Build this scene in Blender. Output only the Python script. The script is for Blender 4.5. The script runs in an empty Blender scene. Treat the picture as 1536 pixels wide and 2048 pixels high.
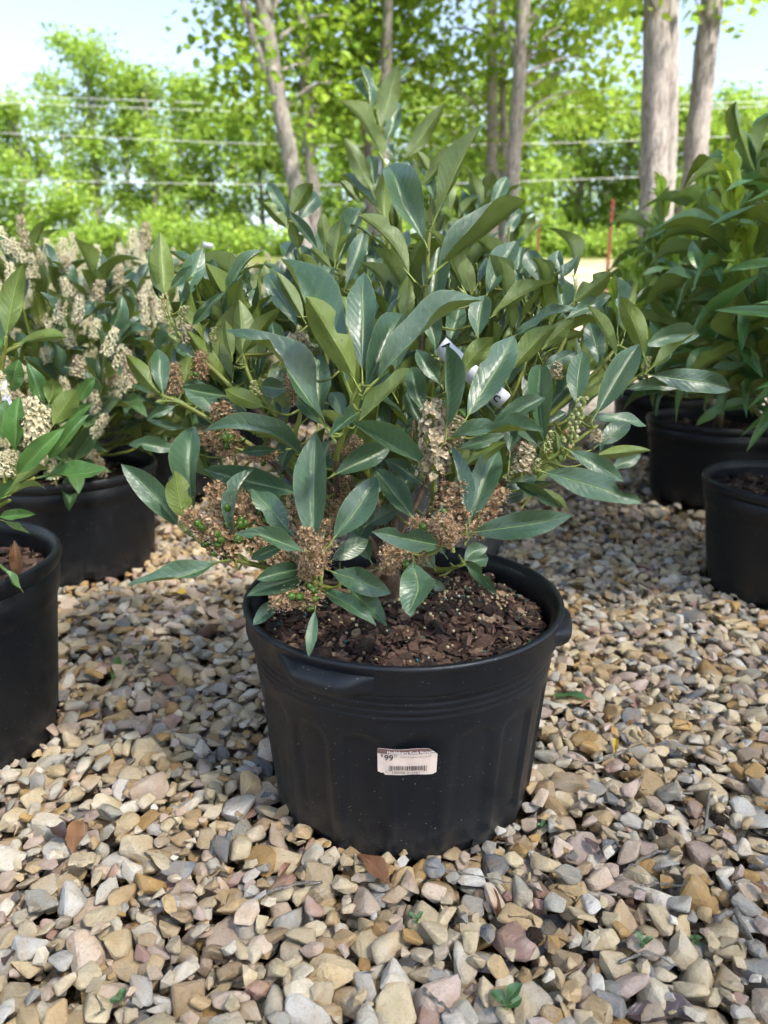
import bpy, bmesh, math, random
import numpy as np
from mathutils import Matrix, Vector

# ------------------------------------------------------------------ camera, sky, sun, exposure
scene = bpy.context.scene
COL = scene.collection
PITCH = math.radians(16.39)
CAMH = 0.555
FPX = 1479.0
camd = bpy.data.cameras.new('camera')
cam = bpy.data.objects.new('camera', camd)
COL.objects.link(cam)
cam.location = (0, 0, CAMH)
cam.rotation_euler = (math.radians(90) - PITCH, 0, 0)
camd.sensor_fit = 'VERTICAL'
camd.sensor_height = 36.0
camd.sensor_width = 27.0
camd.lens = 26.0
camd.clip_start = 0.02
camd.clip_end = 1500
camd.dof.use_dof = True
camd.dof.focus_distance = 0.72
camd.dof.aperture_fstop = 6.2
scene.camera = cam

SUN_EL, SUN_AZ = 52.0, 132.0          # azimuth clockwise from +Y
world = bpy.data.worlds.new('World')
scene.world = world
world.use_nodes = True
wn = world.node_tree
bg = wn.nodes['Background']
sky = wn.nodes.new('ShaderNodeTexSky')
sky.sky_type = 'NISHITA'
sky.sun_disc = False
sky.sun_elevation = math.radians(SUN_EL)
sky.sun_rotation = math.radians(SUN_AZ)
sky.air_density = 1.0
sky.dust_density = 0.6
sky.ozone_density = 1.0
veil = wn.nodes.new('ShaderNodeHueSaturation')      # thin high cloud: a paler sky
veil.inputs['Saturation'].default_value = 0.78
wn.links.new(sky.outputs[0], veil.inputs['Color'])
wn.links.new(veil.outputs[0], bg.inputs[0])
bg.inputs[1].default_value = 0.092
sund = bpy.data.lights.new('sun', 'SUN')
sund.energy = 5.0
sund.angle = math.radians(8.0)
sund.color = (1.0, 0.94, 0.84)
sun = bpy.data.objects.new('sun', sund)
COL.objects.link(sun)
_e, _a = math.radians(SUN_EL), math.radians(SUN_AZ)
TOSUN = Vector((math.sin(_a) * math.cos(_e), math.cos(_a) * math.cos(_e), math.sin(_e)))
sun.rotation_euler = TOSUN.to_track_quat('Z', 'Y').to_euler()
sun.location = (0, 0, 30)

vs = scene.view_settings
vs.view_transform = 'Standard'
vs.look = 'None'
vs.exposure = 1.92
vs.gamma = 1.0
vs.use_curve_mapping = False
scene.cycles.use_denoising = True
scene.cycles.use_adaptive_sampling = True
scene.cycles.adaptive_threshold = 0.04
scene.cycles.adaptive_min_samples = 12
scene.cycles.max_bounces = 4
scene.cycles.diffuse_bounces = 2
scene.cycles.glossy_bounces = 2
scene.cycles.transparent_max_bounces = 8
scene.cycles.sample_clamp_indirect = 6.0

# ------------------------------------------------------------------ geometry helpers
RNG = np.random.default_rng(11)
random.seed(5)
_fw = Vector((0, math.cos(PITCH), -math.sin(PITCH)))
_up = Vector((0, math.sin(PITCH), math.cos(PITCH)))
_rt = Vector((1, 0, 0))
CAMP = Vector((0, 0, CAMH))


def at(px, py, d):
    """place in the garden seen at photo position (px, py), d metres out"""
    return CAMP + d * (_fw + _rt * ((px - 768) / FPX) + _up * ((1024 - py) / FPX))


def topx(P):
    v = Vector(P) - CAMP
    d = v.dot(_fw)
    return 768 + FPX * v.dot(_rt) / d, 1024 - FPX * v.dot(_up) / d, d


def smooth01(x):
    x = np.clip(x, 0, 1)
    return x * x * (3 - 2 * x)


def ground_z(x, y):
    x = np.asarray(x, float); y = np.asarray(y, float)
    t = np.maximum(y - 3.0, 0.0)
    rise = 0.085 * (np.sqrt(t * t + 1.0) - 1.0)
    far = np.maximum(y - 34.0, 0.0)
    return rise - 0.05 * (np.sqrt(far * far + 9.0) - 3.0)


def link(o, parent=None):
    COL.objects.link(o)
    if parent is not None:
        o.parent = parent
    return o


def tag(o, label=None, cat=None, group=None, kind=None):
    if label: o['label'] = label
    if cat: o['category'] = cat
    if group: o['group'] = group
    if kind: o['kind'] = kind
    return o


def empty(name, loc, label=None, cat=None, group=None, rz=0):
    o = bpy.data.objects.new(name, None)
    o.empty_display_size = 0.05
    o.location = loc
    o.rotation_euler = (0, 0, rz)
    COL.objects.link(o)
    return tag(o, label, cat, group)


class MB:
    """collects polygons with uv, material index and a random value per piece"""
    def __init__(s):
        s.v = []; s.f = []; s.uv = []; s.mi = []; s.rnd = []
        s.n = 0

    def add(s, v, f, uv=None, mi=0, rnd=0.5):
        v = np.asarray(v, float).reshape(-1, 3)
        s.v.append(v)
        for q in f:
            s.f.append([i + s.n for i in q])
            s.mi.append(mi)
        s.rnd.append(np.full(len(v), rnd))
        s.uv.append(np.zeros((len(v), 2)) if uv is None else np.asarray(uv, float))
        s.n += len(v)

    def mesh(s, name, mats, smooth=True):
        v = np.concatenate(s.v) if s.v else np.zeros((0, 3))
        me = bpy.data.meshes.new(name)
        me.from_pydata(v.tolist(), [], s.f)
        for m in mats: me.materials.append(m)
        me.polygons.foreach_set('material_index', np.array(s.mi, dtype=np.int32))
        me.polygons.foreach_set('use_smooth', np.full(len(s.f), smooth))
        uvl = me.uv_layers.new(name='UVMap')
        li = np.empty(len(me.loops), dtype=np.int32)
        me.loops.foreach_get('vertex_index', li)
        uv = np.concatenate(s.uv)
        uvl.data.foreach_set('uv', uv[li].ravel())
        at_ = me.attributes.new('rnd', 'FLOAT', 'POINT')
        at_.data.foreach_set('value', np.concatenate(s.rnd))
        me.update()
        return me

    def build(s, name, mats, parent=None, smooth=True, offset=None):
        if not isinstance(mats, (list, tuple)): mats = [mats]
        if offset is not None:
            s.v = [v - np.array(offset) for v in s.v]
        o = bpy.data.objects.new(name, s.mesh(name, mats, smooth))
        return link(o, parent)


def np_mesh(name, V, F, mats, rnd=None, uv=None, mi=None, smooth=True):
    """fast mesh from arrays; F is (n,3) or (n,4)"""
    me = bpy.data.meshes.new(name)
    k = F.shape[1]
    me.vertices.add(len(V)); me.loops.add(F.size); me.polygons.add(len(F))
    me.vertices.foreach_set('co', np.ascontiguousarray(V, dtype=np.float32).ravel())
    me.loops.foreach_set('vertex_index', np.ascontiguousarray(F, dtype=np.int32).ravel())
    me.polygons.foreach_set('loop_start', np.arange(0, F.size, k, dtype=np.int32))
    for m in mats: me.materials.append(m)
    if mi is not None: me.polygons.foreach_set('material_index', np.asarray(mi, dtype=np.int32))
    me.polygons.foreach_set('use_smooth', np.full(len(F), smooth))
    if uv is not None:
        l = me.uv_layers.new(name='UVMap')
        l.data.foreach_set('uv', np.ascontiguousarray(uv[F.ravel()], dtype=np.float32).ravel())
    if rnd is not None:
        a = me.attributes.new('rnd', 'FLOAT', 'POINT')
        a.data.foreach_set('value', np.ascontiguousarray(rnd, dtype=np.float32))
    me.update(calc_edges=True)
    return me


def catmull(P, n):
    P = [np.array(p, float) for p in P]
    if len(P) == 2:
        return np.array([P[0] + (P[1] - P[0]) * t for t in np.linspace(0, 1, n)])
    Q = [2 * P[0] - P[1]] + P + [2 * P[-1] - P[-2]]
    out = []
    m = len(P) - 1
    for i in range(n):
        s = i / (n - 1) * m
        k = min(int(s), m - 1); t = s - k
        a, b, c, d = Q[k], Q[k + 1], Q[k + 2], Q[k + 3]
        out.append(0.5 * ((2 * b) + (-a + c) * t + (2 * a - 5 * b + 4 * c - d) * t * t + (-a + 3 * b - 3 * c + d) * t ** 3))
    return np.array(out)


def tube(mb, pts, radii, sides=8, mi=0, rnd=0.5, cap=True):
    pts = np.asarray(pts, float)
    n = len(pts)
    radii = np.broadcast_to(np.asarray(radii, float), (n,))
    tan = np.gradient(pts, axis=0)
    tan /= np.linalg.norm(tan, axis=1, keepdims=True) + 1e-12
    ref = np.array([0, 0, 1.0]) if abs(tan[0][2]) < 0.9 else np.array([1.0, 0, 0])
    V = []; UV = []
    s = 0
    for i in range(n):
        ref = ref - tan[i] * ref.dot(tan[i]); ref /= np.linalg.norm(ref) + 1e-12
        b = np.cross(tan[i], ref)
        if i: s += np.linalg.norm(pts[i] - pts[i - 1])
        for j in range(sides):
            a = 2 * math.pi * j / sides
            V.append(pts[i] + radii[i] * (math.cos(a) * ref + math.sin(a) * b))
            UV.append((j / sides, s))
    F = []
    for i in range(n - 1):
        for j in range(sides):
            k = (j + 1) % sides
            F.append((i * sides + j, i * sides + k, (i + 1) * sides + k, (i + 1) * sides + j))
    if cap:
        F.append(tuple(range(sides))[::-1])
        F.append(tuple((n - 1) * sides + j for j in range(sides)))
    mb.add(V, F, UV, mi, rnd)


# ------------------------------------------------------------------ materials
def new_mat(name):
    m = bpy.data.materials.new(name)
    m.use_nodes = True
    nt = m.node_tree
    return m, nt, nt.nodes['Principled BSDF'], nt.nodes['Material Output']


def N(nt, t, **kw):
    n = nt.nodes.new('ShaderNode' + t)
    for k, v in kw.items(): setattr(n, k, v)
    return n


def L(nt, a, b):
    nt.links.new(a, b)


def val(nt, op, a, b=None, c=None, clamp=False):
    n = N(nt, 'Math', operation=op)
    n.use_clamp = clamp
    for i, x in enumerate((a, b, c)):
        if x is None: continue
        if isinstance(x, (int, float)): n.inputs[i].default_value = x
        else: L(nt, x, n.inputs[i])
    return n.outputs[0]


def ramp(nt, fac, stops, mode='LINEAR'):
    r = N(nt, 'ValToRGB')
    r.color_ramp.interpolation = mode
    els = r.color_ramp.elements
    while len(els) > 1: els.remove(els[-1])
    els[0].position = stops[0][0]; els[0].color = (*stops[0][1], 1)
    for p, c in stops[1:]:
        e = els.new(p); e.color = (*c, 1)
    L(nt, fac, r.inputs[0])
    return r.outputs[0]


def mixc(nt, fac, a, b, blend='MIX'):
    n = N(nt, 'Mix', data_type='RGBA', blend_type=blend)
    for i, x in ((0, fac), (6, a), (7, b)):
        if isinstance(x, (int, float)): n.inputs[i].default_value = x
        elif isinstance(x, tuple): n.inputs[i].default_value = (*x, 1)
        else: L(nt, x, n.inputs[i])
    return n.outputs[2]


def noise(nt, vec, scale, detail=3, rough=0.55, dist=0.0):
    n = N(nt, 'TexNoise')
    n.inputs['Scale'].default_value = scale
    n.inputs['Detail'].default_value = detail
    n.inputs['Roughness'].default_value = rough
    n.inputs['Distortion'].default_value = dist
    if vec is not None: L(nt, vec, n.inputs['Vector'])
    return n.outputs[0]


def mapr(nt, x, a, b, c=0.0, d=1.0):
    n = N(nt, 'MapRange')
    L(nt, x, n.inputs[0])
    for i, q in enumerate((a, b, c, d)): n.inputs[i + 1].default_value = q
    return n.outputs[0]


def bump(nt, h, strength, dist, bsdf, normal=None):
    n = N(nt, 'Bump')
    n.inputs['Strength'].default_value = strength
    n.inputs['Distance'].default_value = dist
    L(nt, h, n.inputs['Height'])
    if normal is not None: L(nt, normal, n.inputs['Normal'])
    L(nt, n.outputs[0], bsdf.inputs['Normal'])
    return n.outputs[0]


def rnd_source(nt, per_object):
    if per_object:
        return N(nt, 'ObjectInfo').outputs['Random']
    a = N(nt, 'Attribute', attribute_name='rnd')
    return a.outputs['Fac']


def plain(name, col, rough=0.5, spec=0.5, bscale=0, bstr=0.2, var=0.0):
    m, nt, b, out = new_mat(name)
    b.inputs['Base Color'].default_value = (*col, 1)
    b.inputs['Roughness'].default_value = rough
    b.inputs['Specular IOR Level'].default_value = spec
    if bscale:
        pos = N(nt, 'NewGeometry').outputs['Position']
        n = noise(nt, pos, bscale, 4)
        bump(nt, n, bstr, 0.002, b)
        if var:
            c = mixc(nt, mapr(nt, n, 0.3, 0.7), tuple(x * (1 - var) for x in col), tuple(min(1, x * (1 + var)) for x in col))
            L(nt, c, b.inputs['Base Color'])
    return m


def leaf_mat(name, per_object, top_a, top_b, und_a, und_b, rib=(0.22, 0.32, 0.09), rough=0.42, spots=True, trans=0.14):
    m, nt, b, out = new_mat(name)
    uv = N(nt, 'UVMap').outputs[0]
    sep = N(nt, 'SeparateXYZ'); L(nt, uv, sep.inputs[0])
    u, v = sep.outputs[0], sep.outputs[1]
    e = val(nt, 'MULTIPLY', val(nt, 'ABSOLUTE', val(nt, 'SUBTRACT', u, 0.5)), 2.0)
    r = rnd_source(nt, per_object)
    pos = N(nt, 'NewGeometry').outputs['Position']
    back = N(nt, 'NewGeometry').outputs['Backfacing']
    ribw = val(nt, 'ADD', 0.045, val(nt, 'MULTIPLY', val(nt, 'SUBTRACT', 1.0, v), 0.045))
    ribm = val(nt, 'SUBTRACT', 1.0, val(nt, 'DIVIDE', e, ribw), clamp=True)
    ribm = val(nt, 'MULTIPLY', ribm, 1.6, clamp=True)
    # side veins run forward from the midrib, each pair unlike the next
    wob = noise(nt, pos, 60, 1)
    ph = val(nt, 'ADD', val(nt, 'MULTIPLY', v, 11.0), val(nt, 'MULTIPLY', e, -2.1))
    ph = val(nt, 'ADD', ph, val(nt, 'MULTIPLY', wob, 0.8))
    ph = val(nt, 'ADD', ph, val(nt, 'MULTIPLY', r, 3.0))
    vein = val(nt, 'POWER', val(nt, 'ABSOLUTE', val(nt, 'SINE', val(nt, 'MULTIPLY', ph, math.pi))), 0.35)
    vein = val(nt, 'SUBTRACT', 1.0, vein)
    big = noise(nt, pos, 25, 3)
    t = mixc(nt, r, top_a, top_b)
    t = mixc(nt, mapr(nt, big, 0.35, 0.7, 0, 0.35), t, tuple(min(1, x * 1.7) for x in top_b))
    t = mixc(nt, val(nt, 'MULTIPLY', vein, 0.13), t, rib)
    dust = mapr(nt, noise(nt, pos, 900, 2), 0.68, 0.74, 0, 0.35)
    t = mixc(nt, dust, t, (0.3, 0.33, 0.28))
    t = mixc(nt, mapr(nt, e, 0.93, 1.0, 0, 0.45), t, rib)
    t = mixc(nt, val(nt, 'MULTIPLY', ribm, 0.85), t, rib)
    uc = mixc(nt, r, und_a, und_b)
    uc = mixc(nt, mapr(nt, big, 0.35, 0.7, 0, 0.4), uc, tuple(x * 0.7 for x in und_a))
    uc = mixc(nt, val(nt, 'MULTIPLY', ribm, 0.5), uc, tuple(min(1, x * 1.7) for x in und_b))
    if spots:
        sp = mapr(nt, noise(nt, pos, 330, 2, 0.5), 0.66, 0.70)
        area = mapr(nt, noise(nt, pos, 35, 1), 0.45, 0.62)
        uc = mixc(nt, val(nt, 'MULTIPLY', val(nt, 'MULTIPLY', sp, area), 0.85), uc, (0.035, 0.022, 0.008))
    colr = mixc(nt, back, t, uc)
    L(nt, colr, b.inputs['Base Color'])
    ro = mixc(nt, back, (rough,) * 3, (0.55,) * 3)
    L(nt, ro, b.inputs['Roughness'])
    b.inputs['Specular IOR Level'].default_value = 1.0
    b.inputs['Coat Weight'].default_value = 0.12
    b.inputs['Coat Roughness'].default_value = 0.3
    h = val(nt, 'ADD', val(nt, 'MULTIPLY', vein, -0.35), val(nt, 'MULTIPLY', noise(nt, pos, 110, 2), 1.1))
    h = val(nt, 'SUBTRACT', h, val(nt, 'MULTIPLY', ribm, 0.8))
    bump(nt, h, 0.55, 0.0014, b)
    tr = N(nt, 'BsdfTranslucent')
    tc = mixc(nt, 0.5, colr, (0.28, 0.36, 0.02))
    L(nt, tc, tr.inputs[0])
    mx = N(nt, 'MixShader'); mx.inputs[0].default_value = trans
    L(nt, b.outputs[0], mx.inputs[1]); L(nt, tr.outputs[0], mx.inputs[2])
    L(nt, mx.outputs[0], out.inputs[0])
    return m


TOP_A, TOP_B = (0.019, 0.057, 0.028), (0.056, 0.118, 0.058)
UND_A, UND_B = (0.105, 0.155, 0.018), (0.190, 0.255, 0.040)
M = {}
M['leaf'] = leaf_mat('laurel_leaf', True, TOP_A, TOP_B, UND_A, UND_B)
M['leaf_mass'] = leaf_mat('laurel_leaf_mass', False, (0.035, 0.080, 0.026), (0.07, 0.14, 0.05), (0.13, 0.18, 0.03), (0.20, 0.26, 0.05), spots=False)
M['leaf_green'] = leaf_mat('laurel_leaf_bright', True, (0.042, 0.125, 0.024), (0.09, 0.21, 0.045), (0.13, 0.20, 0.03), (0.21, 0.29, 0.055), spots=False)
M['leaf_green_mass'] = leaf_mat('laurel_leaf_bright_mass', False, (0.042, 0.125, 0.024), (0.09, 0.21, 0.045), (0.13, 0.20, 0.03), (0.21, 0.29, 0.055), spots=False)
M['new_leaf'] = leaf_mat('new_shoot_leaf', True, (0.34, 0.50, 0.04), (0.44, 0.58, 0.07), (0.36, 0.50, 0.05), (0.46, 0.58, 0.08), rib=(0.32, 0.44, 0.1), rough=0.45, spots=False, trans=0.35)
M['dead_leaf'] = leaf_mat('dead_leaf', True, (0.17, 0.07, 0.03), (0.26, 0.12, 0.05), (0.22, 0.11, 0.05), (0.28, 0.15, 0.07), rib=(0.3, 0.16, 0.07), rough=0.6, spots=True, trans=0.05)
M['dark_leaf'] = leaf_mat('wet_dark_leaf', True, (0.06, 0.032, 0.03), (0.08, 0.045, 0.04), (0.08, 0.05, 0.045), (0.1, 0.06, 0.05), rib=(0.1, 0.06, 0.05), rough=0.4, spots=False, trans=0.03)
M['yellow_leaf'] = leaf_mat('yellow_leaf', True, (0.55, 0.36, 0.05), (0.6, 0.42, 0.07), (0.5, 0.36, 0.08), (0.55, 0.4, 0.1), rib=(0.6, 0.45, 0.15), rough=0.5, spots=False)
M['fallen_green'] = leaf_mat('fallen_green_leaf', True, (0.04, 0.12, 0.03), (0.05, 0.14, 0.035), (0.08, 0.15, 0.05), (0.1, 0.17, 0.06), rough=0.4, spots=False)


def stem_mat(name, a, b_, scale=220):
    m, nt, b, out = new_mat(name)
    pos = N(nt, 'NewGeometry').outputs['Position']
    n = noise(nt, pos, scale, 4)
    L(nt, mixc(nt, mapr(nt, n, 0.35, 0.65), a, b_), b.inputs['Base Color'])
    b.inputs['Roughness'].default_value = 0.55
    bump(nt, n, 0.5, 0.001, b)
    return m


M['stem'] = stem_mat('green_stem', (0.13, 0.17, 0.025), (0.19, 0.20, 0.035))
M['petiole'] = stem_mat('petiole', (0.26, 0.34, 0.07), (0.32, 0.38, 0.1))
M['wood'] = stem_mat('brown_wood', (0.075, 0.045, 0.025), (0.15, 0.10, 0.06), 160)
M['berry'] = stem_mat('green_berry', (0.04, 0.085, 0.010), (0.075, 0.135, 0.018), 120)
M['berry'].node_tree.nodes['Principled BSDF'].inputs['Roughness'].default_value = 0.25


def ramp_attr_mat(name, stops, rough=0.7, trans=0.0, mode='LINEAR'):
    m, nt, b, out = new_mat(name)
    r = rnd_source(nt, False)
    c = ramp(nt, r, stops, mode)
    pos = N(nt, 'NewGeometry').outputs['Position']
    c = mixc(nt, mapr(nt, noise(nt, pos, 700, 2), 0.35, 0.7, 0, 0.35), c, (0.1, 0.06, 0.03), 'MULTIPLY') if trans < 0.2 else c
    L(nt, c, b.inputs['Base Color'])
    b.inputs['Roughness'].default_value = rough
    if trans:
        tr = N(nt, 'BsdfTranslucent'); L(nt, c, tr.inputs[0])
        mx = N(nt, 'MixShader'); mx.inputs[0].default_value = trans
        L(nt, b.outputs[0], mx.inputs[1]); L(nt, tr.outputs[0], mx.inputs[2])
        L(nt, mx.outputs[0], out.inputs[0])
    return m


M['spent'] = ramp_attr_mat('spent_flower', [(0.0, (0.10, 0.05, 0.018)), (0.35, (0.28, 0.155, 0.07)), (0.65, (0.46, 0.29, 0.155)), (0.88, (0.60, 0.43, 0.26)), (1.0, (0.74, 0.62, 0.46))], 0.75, 0.08)
M['white_flower'] = ramp_attr_mat('cream_flower', [(0.0, (0.50, 0.38, 0.18)), (0.3, (0.76, 0.64, 0.38)), (0.6, (0.90, 0.82, 0.58)), (1.0, (0.95, 0.91, 0.76))], 0.7, 0.3)
M['buff_flower'] = ramp_attr_mat('fading_flower', [(0.0, (0.30, 0.20, 0.10)), (0.35, (0.52, 0.40, 0.24)), (0.7, (0.66, 0.54, 0.36)), (1.0, (0.78, 0.70, 0.55))], 0.75, 0.12)
M['bud'] = ramp_attr_mat('flower_bud', [(0.0, (0.20, 0.24, 0.06)), (0.5, (0.42, 0.45, 0.17)), (0.8, (0.66, 0.64, 0.40)), (1.0, (0.40, 0.22, 0.10))], 0.6, 0.1)


def plastic_mat(name, col, rough, dusty=1.0):
    m, nt, b, out = new_mat(name)
    pos = N(nt, 'NewGeometry').outputs['Position']
    big = noise(nt, pos, 9, 4, 0.6)
    c = mixc(nt, mapr(nt, big, 0.45, 0.78, 0, 0.45 * dusty), col, (0.026, 0.026, 0.026))
    speck = mapr(nt, noise(nt, pos, 420, 1, 0.4), 0.745, 0.775, 0, 0.8 * dusty)
    c = mixc(nt, speck, c, (0.26, 0.25, 0.23))
    mp = N(nt, 'Mapping'); L(nt, pos, mp.inputs[0])
    mp.inputs['Rotation'].default_value = (0.3, 0.5, 0.6)
    mp.inputs['Scale'].default_value = (14, 14, 190)
    scr = mapr(nt, noise(nt, mp.outputs[0], 1.6, 3, 0.6, 1.2), 0.70, 0.76, 0, 0.30 * dusty)
    c = mixc(nt, scr, c, (0.10, 0.10, 0.10))
    sepp = N(nt, 'SeparateXYZ'); L(nt, pos, sepp.inputs[0])
    splash = mapr(nt, sepp.outputs[2], 0.06, 0.0, 0, 1.0)
    splash = val(nt, 'MULTIPLY', splash, mapr(nt, noise(nt, pos, 55, 4, 0.7), 0.42, 0.7, 0, 0.55 * dusty))
    c = mixc(nt, splash, c, (0.11, 0.095, 0.075))
    L(nt, c, b.inputs['Base Color'])
    r = mapr(nt, noise(nt, pos, 30, 4), 0.3, 0.7, rough - 0.06, rough + 0.12)
    L(nt, r, b.inputs['Roughness'])
    b.inputs['Specular IOR Level'].default_value = 0.42
    bump(nt, noise(nt, pos, 120, 2), 0.12, 0.001, b)
    return m


M['pot'] = plastic_mat('black_plastic', (0.0045, 0.0066, 0.0110), 0.40)
M['pot_old'] = plastic_mat('worn_black_plastic', (0.004, 0.005, 0.0075), 0.44, 0.8)
M['pot_grey'] = plastic_mat('faded_grey_plastic', (0.05, 0.052, 0.056), 0.5, 1.0)
M['soil'] = plain('dark_potting_soil', (0.018, 0.011, 0.008), 0.95, 0.2, 150, 0.8, 0.5)


def chip_mat(name, per_object):
    m, nt, b, out = new_mat(name)
    r = rnd_source(nt, per_object)
    c = ramp(nt, r, [(0.0, (0.022, 0.012, 0.008)), (0.3, (0.05, 0.024, 0.015)), (0.55, (0.085, 0.042, 0.028)), (0.78, (0.13, 0.07, 0.05)), (0.9, (0.21, 0.125, 0.08)), (1.0, (0.34, 0.23, 0.14))])
    pos = N(nt, 'NewGeometry').outputs['Position']
    n = noise(nt, pos, 300, 4)
    c = mixc(nt, mapr(nt, n, 0.3, 0.7), tuple([0.35] * 3), tuple([1.25] * 3))
    c2 = ramp(nt, r, [(0.0, (0.022, 0.012, 0.008)), (0.3, (0.05, 0.024, 0.015)), (0.55, (0.085, 0.042, 0.028)), (0.78, (0.13, 0.07, 0.05)), (0.9, (0.21, 0.125, 0.08)), (1.0, (0.34, 0.23, 0.14))])
    L(nt, mixc(nt, 1.0, c2, c, 'MULTIPLY'), b.inputs['Base Color'])
    b.inputs['Roughness'].default_value = 0.8
    bump(nt, n, 0.6, 0.002, b)
    return m


M['chip'] = chip_mat('bark_chip', True)
M['chip_mass'] = chip_mat('bark_chip_mass', False)


def stone_mat(name, per_object):
    m, nt, b, out = new_mat(name)
    r = rnd_source(nt, per_object)
    pal = [(0.00, (0.50, 0.375, 0.235)), (0.10, (0.58, 0.49, 0.36)), (0.20, (0.44, 0.29, 0.145)), (0.27, (0.62, 0.55, 0.44)),
           (0.36, (0.33, 0.32, 0.30)), (0.42, (0.57, 0.46, 0.38)), (0.52, (0.50, 0.40, 0.36)), (0.58, (0.62, 0.53, 0.38)),
           (0.67, (0.56, 0.54, 0.51)), (0.73, (0.17, 0.185, 0.205)), (0.765, (0.56, 0.45, 0.30)), (0.84, (0.42, 0.32, 0.225)),
           (0.90, (0.66, 0.61, 0.53)), (0.95, (0.40, 0.265, 0.23)), (0.97, (0.40, 0.39, 0.35))]
    c = ramp(nt, r, pal, 'CONSTANT')
    pos = N(nt, 'NewGeometry').outputs['Position']
    off = N(nt, 'VectorMath', operation='ADD')
    L(nt, pos, off.inputs[0])
    cx = N(nt, 'CombineXYZ'); L(nt, val(nt, 'MULTIPLY', r, 37.0), cx.inputs[0]); L(nt, val(nt, 'MULTIPLY', r, 91.0), cx.inputs[2])
    L(nt, cx.outputs[0], off.inputs[1])
    p = off.outputs[0]
    n1 = noise(nt, p, 45, 3, 0.6, 0.4)
    n2 = noise(nt, p, 240, 3, 0.65)
    c = mixc(nt, mapr(nt, n1, 0.38, 0.68, 0, 0.42), c, (0.40, 0.28, 0.15))
    c = mixc(nt, mapr(nt, noise(nt, p, 28, 3), 0.52, 0.72, 0, 0.45), c, (0.62, 0.58, 0.52))
    c = mixc(nt, mapr(nt, n2, 0.53, 0.72, 0, 0.5), c, (0.20, 0.14, 0.09))
    c = mixc(nt, 1.0, c, mixc(nt, mapr(nt, n2, 0.3, 0.7), (0.8, 0.79, 0.77), (1.06, 1.05, 1.03)), 'MULTIPLY')
    hsv = N(nt, 'HueSaturation')
    L(nt, c, hsv.inputs['Color'])
    L(nt, mapr(nt, val(nt, 'FRACT', val(nt, 'MULTIPLY', r, 173.3)), 0, 1, 0.76, 1.17), hsv.inputs['Value'])
    hsv.inputs['Saturation'].default_value = 1.12
    L(nt, hsv.outputs[0], b.inputs['Base Color'])
    b.inputs['Roughness'].default_value = 0.78
    b.inputs['Specular IOR Level'].default_value = 0.3
    h = val(nt, 'ADD', val(nt, 'MULTIPLY', n1, 0.9), val(nt, 'MULTIPLY', n2, 0.45))
    bump(nt, h, 0.55, 0.006, b)
    return m


M['stone'] = stone_mat('river_stone', True)
M['stone_mass'] = stone_mat('river_stone_mass', False)


def ground_mat():
    m, nt, b, out = new_mat('dirt_and_gravel')
    pos = N(nt, 'NewGeometry').outputs['Position']
    sep = N(nt, 'SeparateXYZ'); L(nt, pos, sep.inputs[0])
    y = sep.outputs[1]
    dirt = mixc(nt, mapr(nt, noise(nt, pos, 30, 5), 0.35, 0.7), (0.10, 0.065, 0.035), (0.22, 0.15, 0.085))
    vor = N(nt, 'TexVoronoi'); vor.inputs['Scale'].default_value = 34
    L(nt, pos, vor.inputs['Vector'])
    grav = mixc(nt, mapr(nt, vor.outputs['Color'], 0.1, 0.9), (0.36, 0.27, 0.18), (0.62, 0.54, 0.43))
    straw = mixc(nt, mapr(nt, noise(nt, pos, 1.4, 5), 0.35, 0.65), (0.34, 0.27, 0.19), (0.42, 0.35, 0.26))
    straw = mixc(nt, mapr(nt, noise(nt, pos, 0.9, 4), 0.55, 0.68, 0, 0.8), straw, (0.20, 0.24, 0.06))
    grass = mixc(nt, mapr(nt, noise(nt, pos, 2.5, 5), 0.35, 0.65), (0.06, 0.09, 0.02), (0.14, 0.15, 0.04))
    weeds = mixc(nt, mapr(nt, noise(nt, pos, 5, 5), 0.35, 0.65), (0.07, 0.10, 0.025), (0.17, 0.16, 0.06))
    px_ = val(nt, 'ADD', sep.outputs[0], val(nt, 'MULTIPLY', noise(nt, pos, 1.3, 3), 0.8))
    far_c = mixc(nt, mapr(nt, px_, 0.3, 1.0), weeds, straw)
    c = mixc(nt, mapr(nt, y, 2.9, 3.5), dirt, grav)
    c = mixc(nt, mapr(nt, y, 4.2, 5.5), c, far_c)
    wob = val(nt, 'ADD', y, val(nt, 'MULTIPLY', noise(nt, pos, 0.5, 3), 8.0))
    c = mixc(nt, mapr(nt, wob, 21.0, 27.0), c, grass)
    L(nt, c, b.inputs['Base Color'])
    b.inputs['Roughness'].default_value = 0.95
    b.inputs['Specular IOR Level'].default_value = 0.1
    h = val(nt, 'ADD', val(nt, 'MULTIPLY', vor.outputs['Distance'], -1.0), noise(nt, pos, 60, 4))
    bump(nt, h, 0.8, 0.02, b)
    return m


M['ground'] = ground_mat()


def bark_mat(name, a, b_, scale=14):
    m, nt, b, out = new_mat(name)
    tc = N(nt, 'NewGeometry').outputs['Position']
    mp = N(nt, 'Mapping'); L(nt, tc, mp.inputs[0])
    mp.inputs['Scale'].default_value = (1, 1, 0.16)
    n = noise(nt, mp.outputs[0], scale * 3.4, 6, 0.72, 0.9)
    n2 = noise(nt, tc, 3.0, 3)
    c = mixc(nt, mapr(nt, n, 0.38, 0.58), a, b_)
    c = mixc(nt, mapr(nt, n2, 0.5, 0.75, 0, 0.5), c, (0.30, 0.31, 0.27))
    L(nt, c, b.inputs['Base Color'])
    b.inputs['Roughness'].default_value = 0.9
    b.inputs['Specular IOR Level'].default_value = 0.15
    bump(nt, n, 1.0, 0.05, b)
    return m


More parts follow.
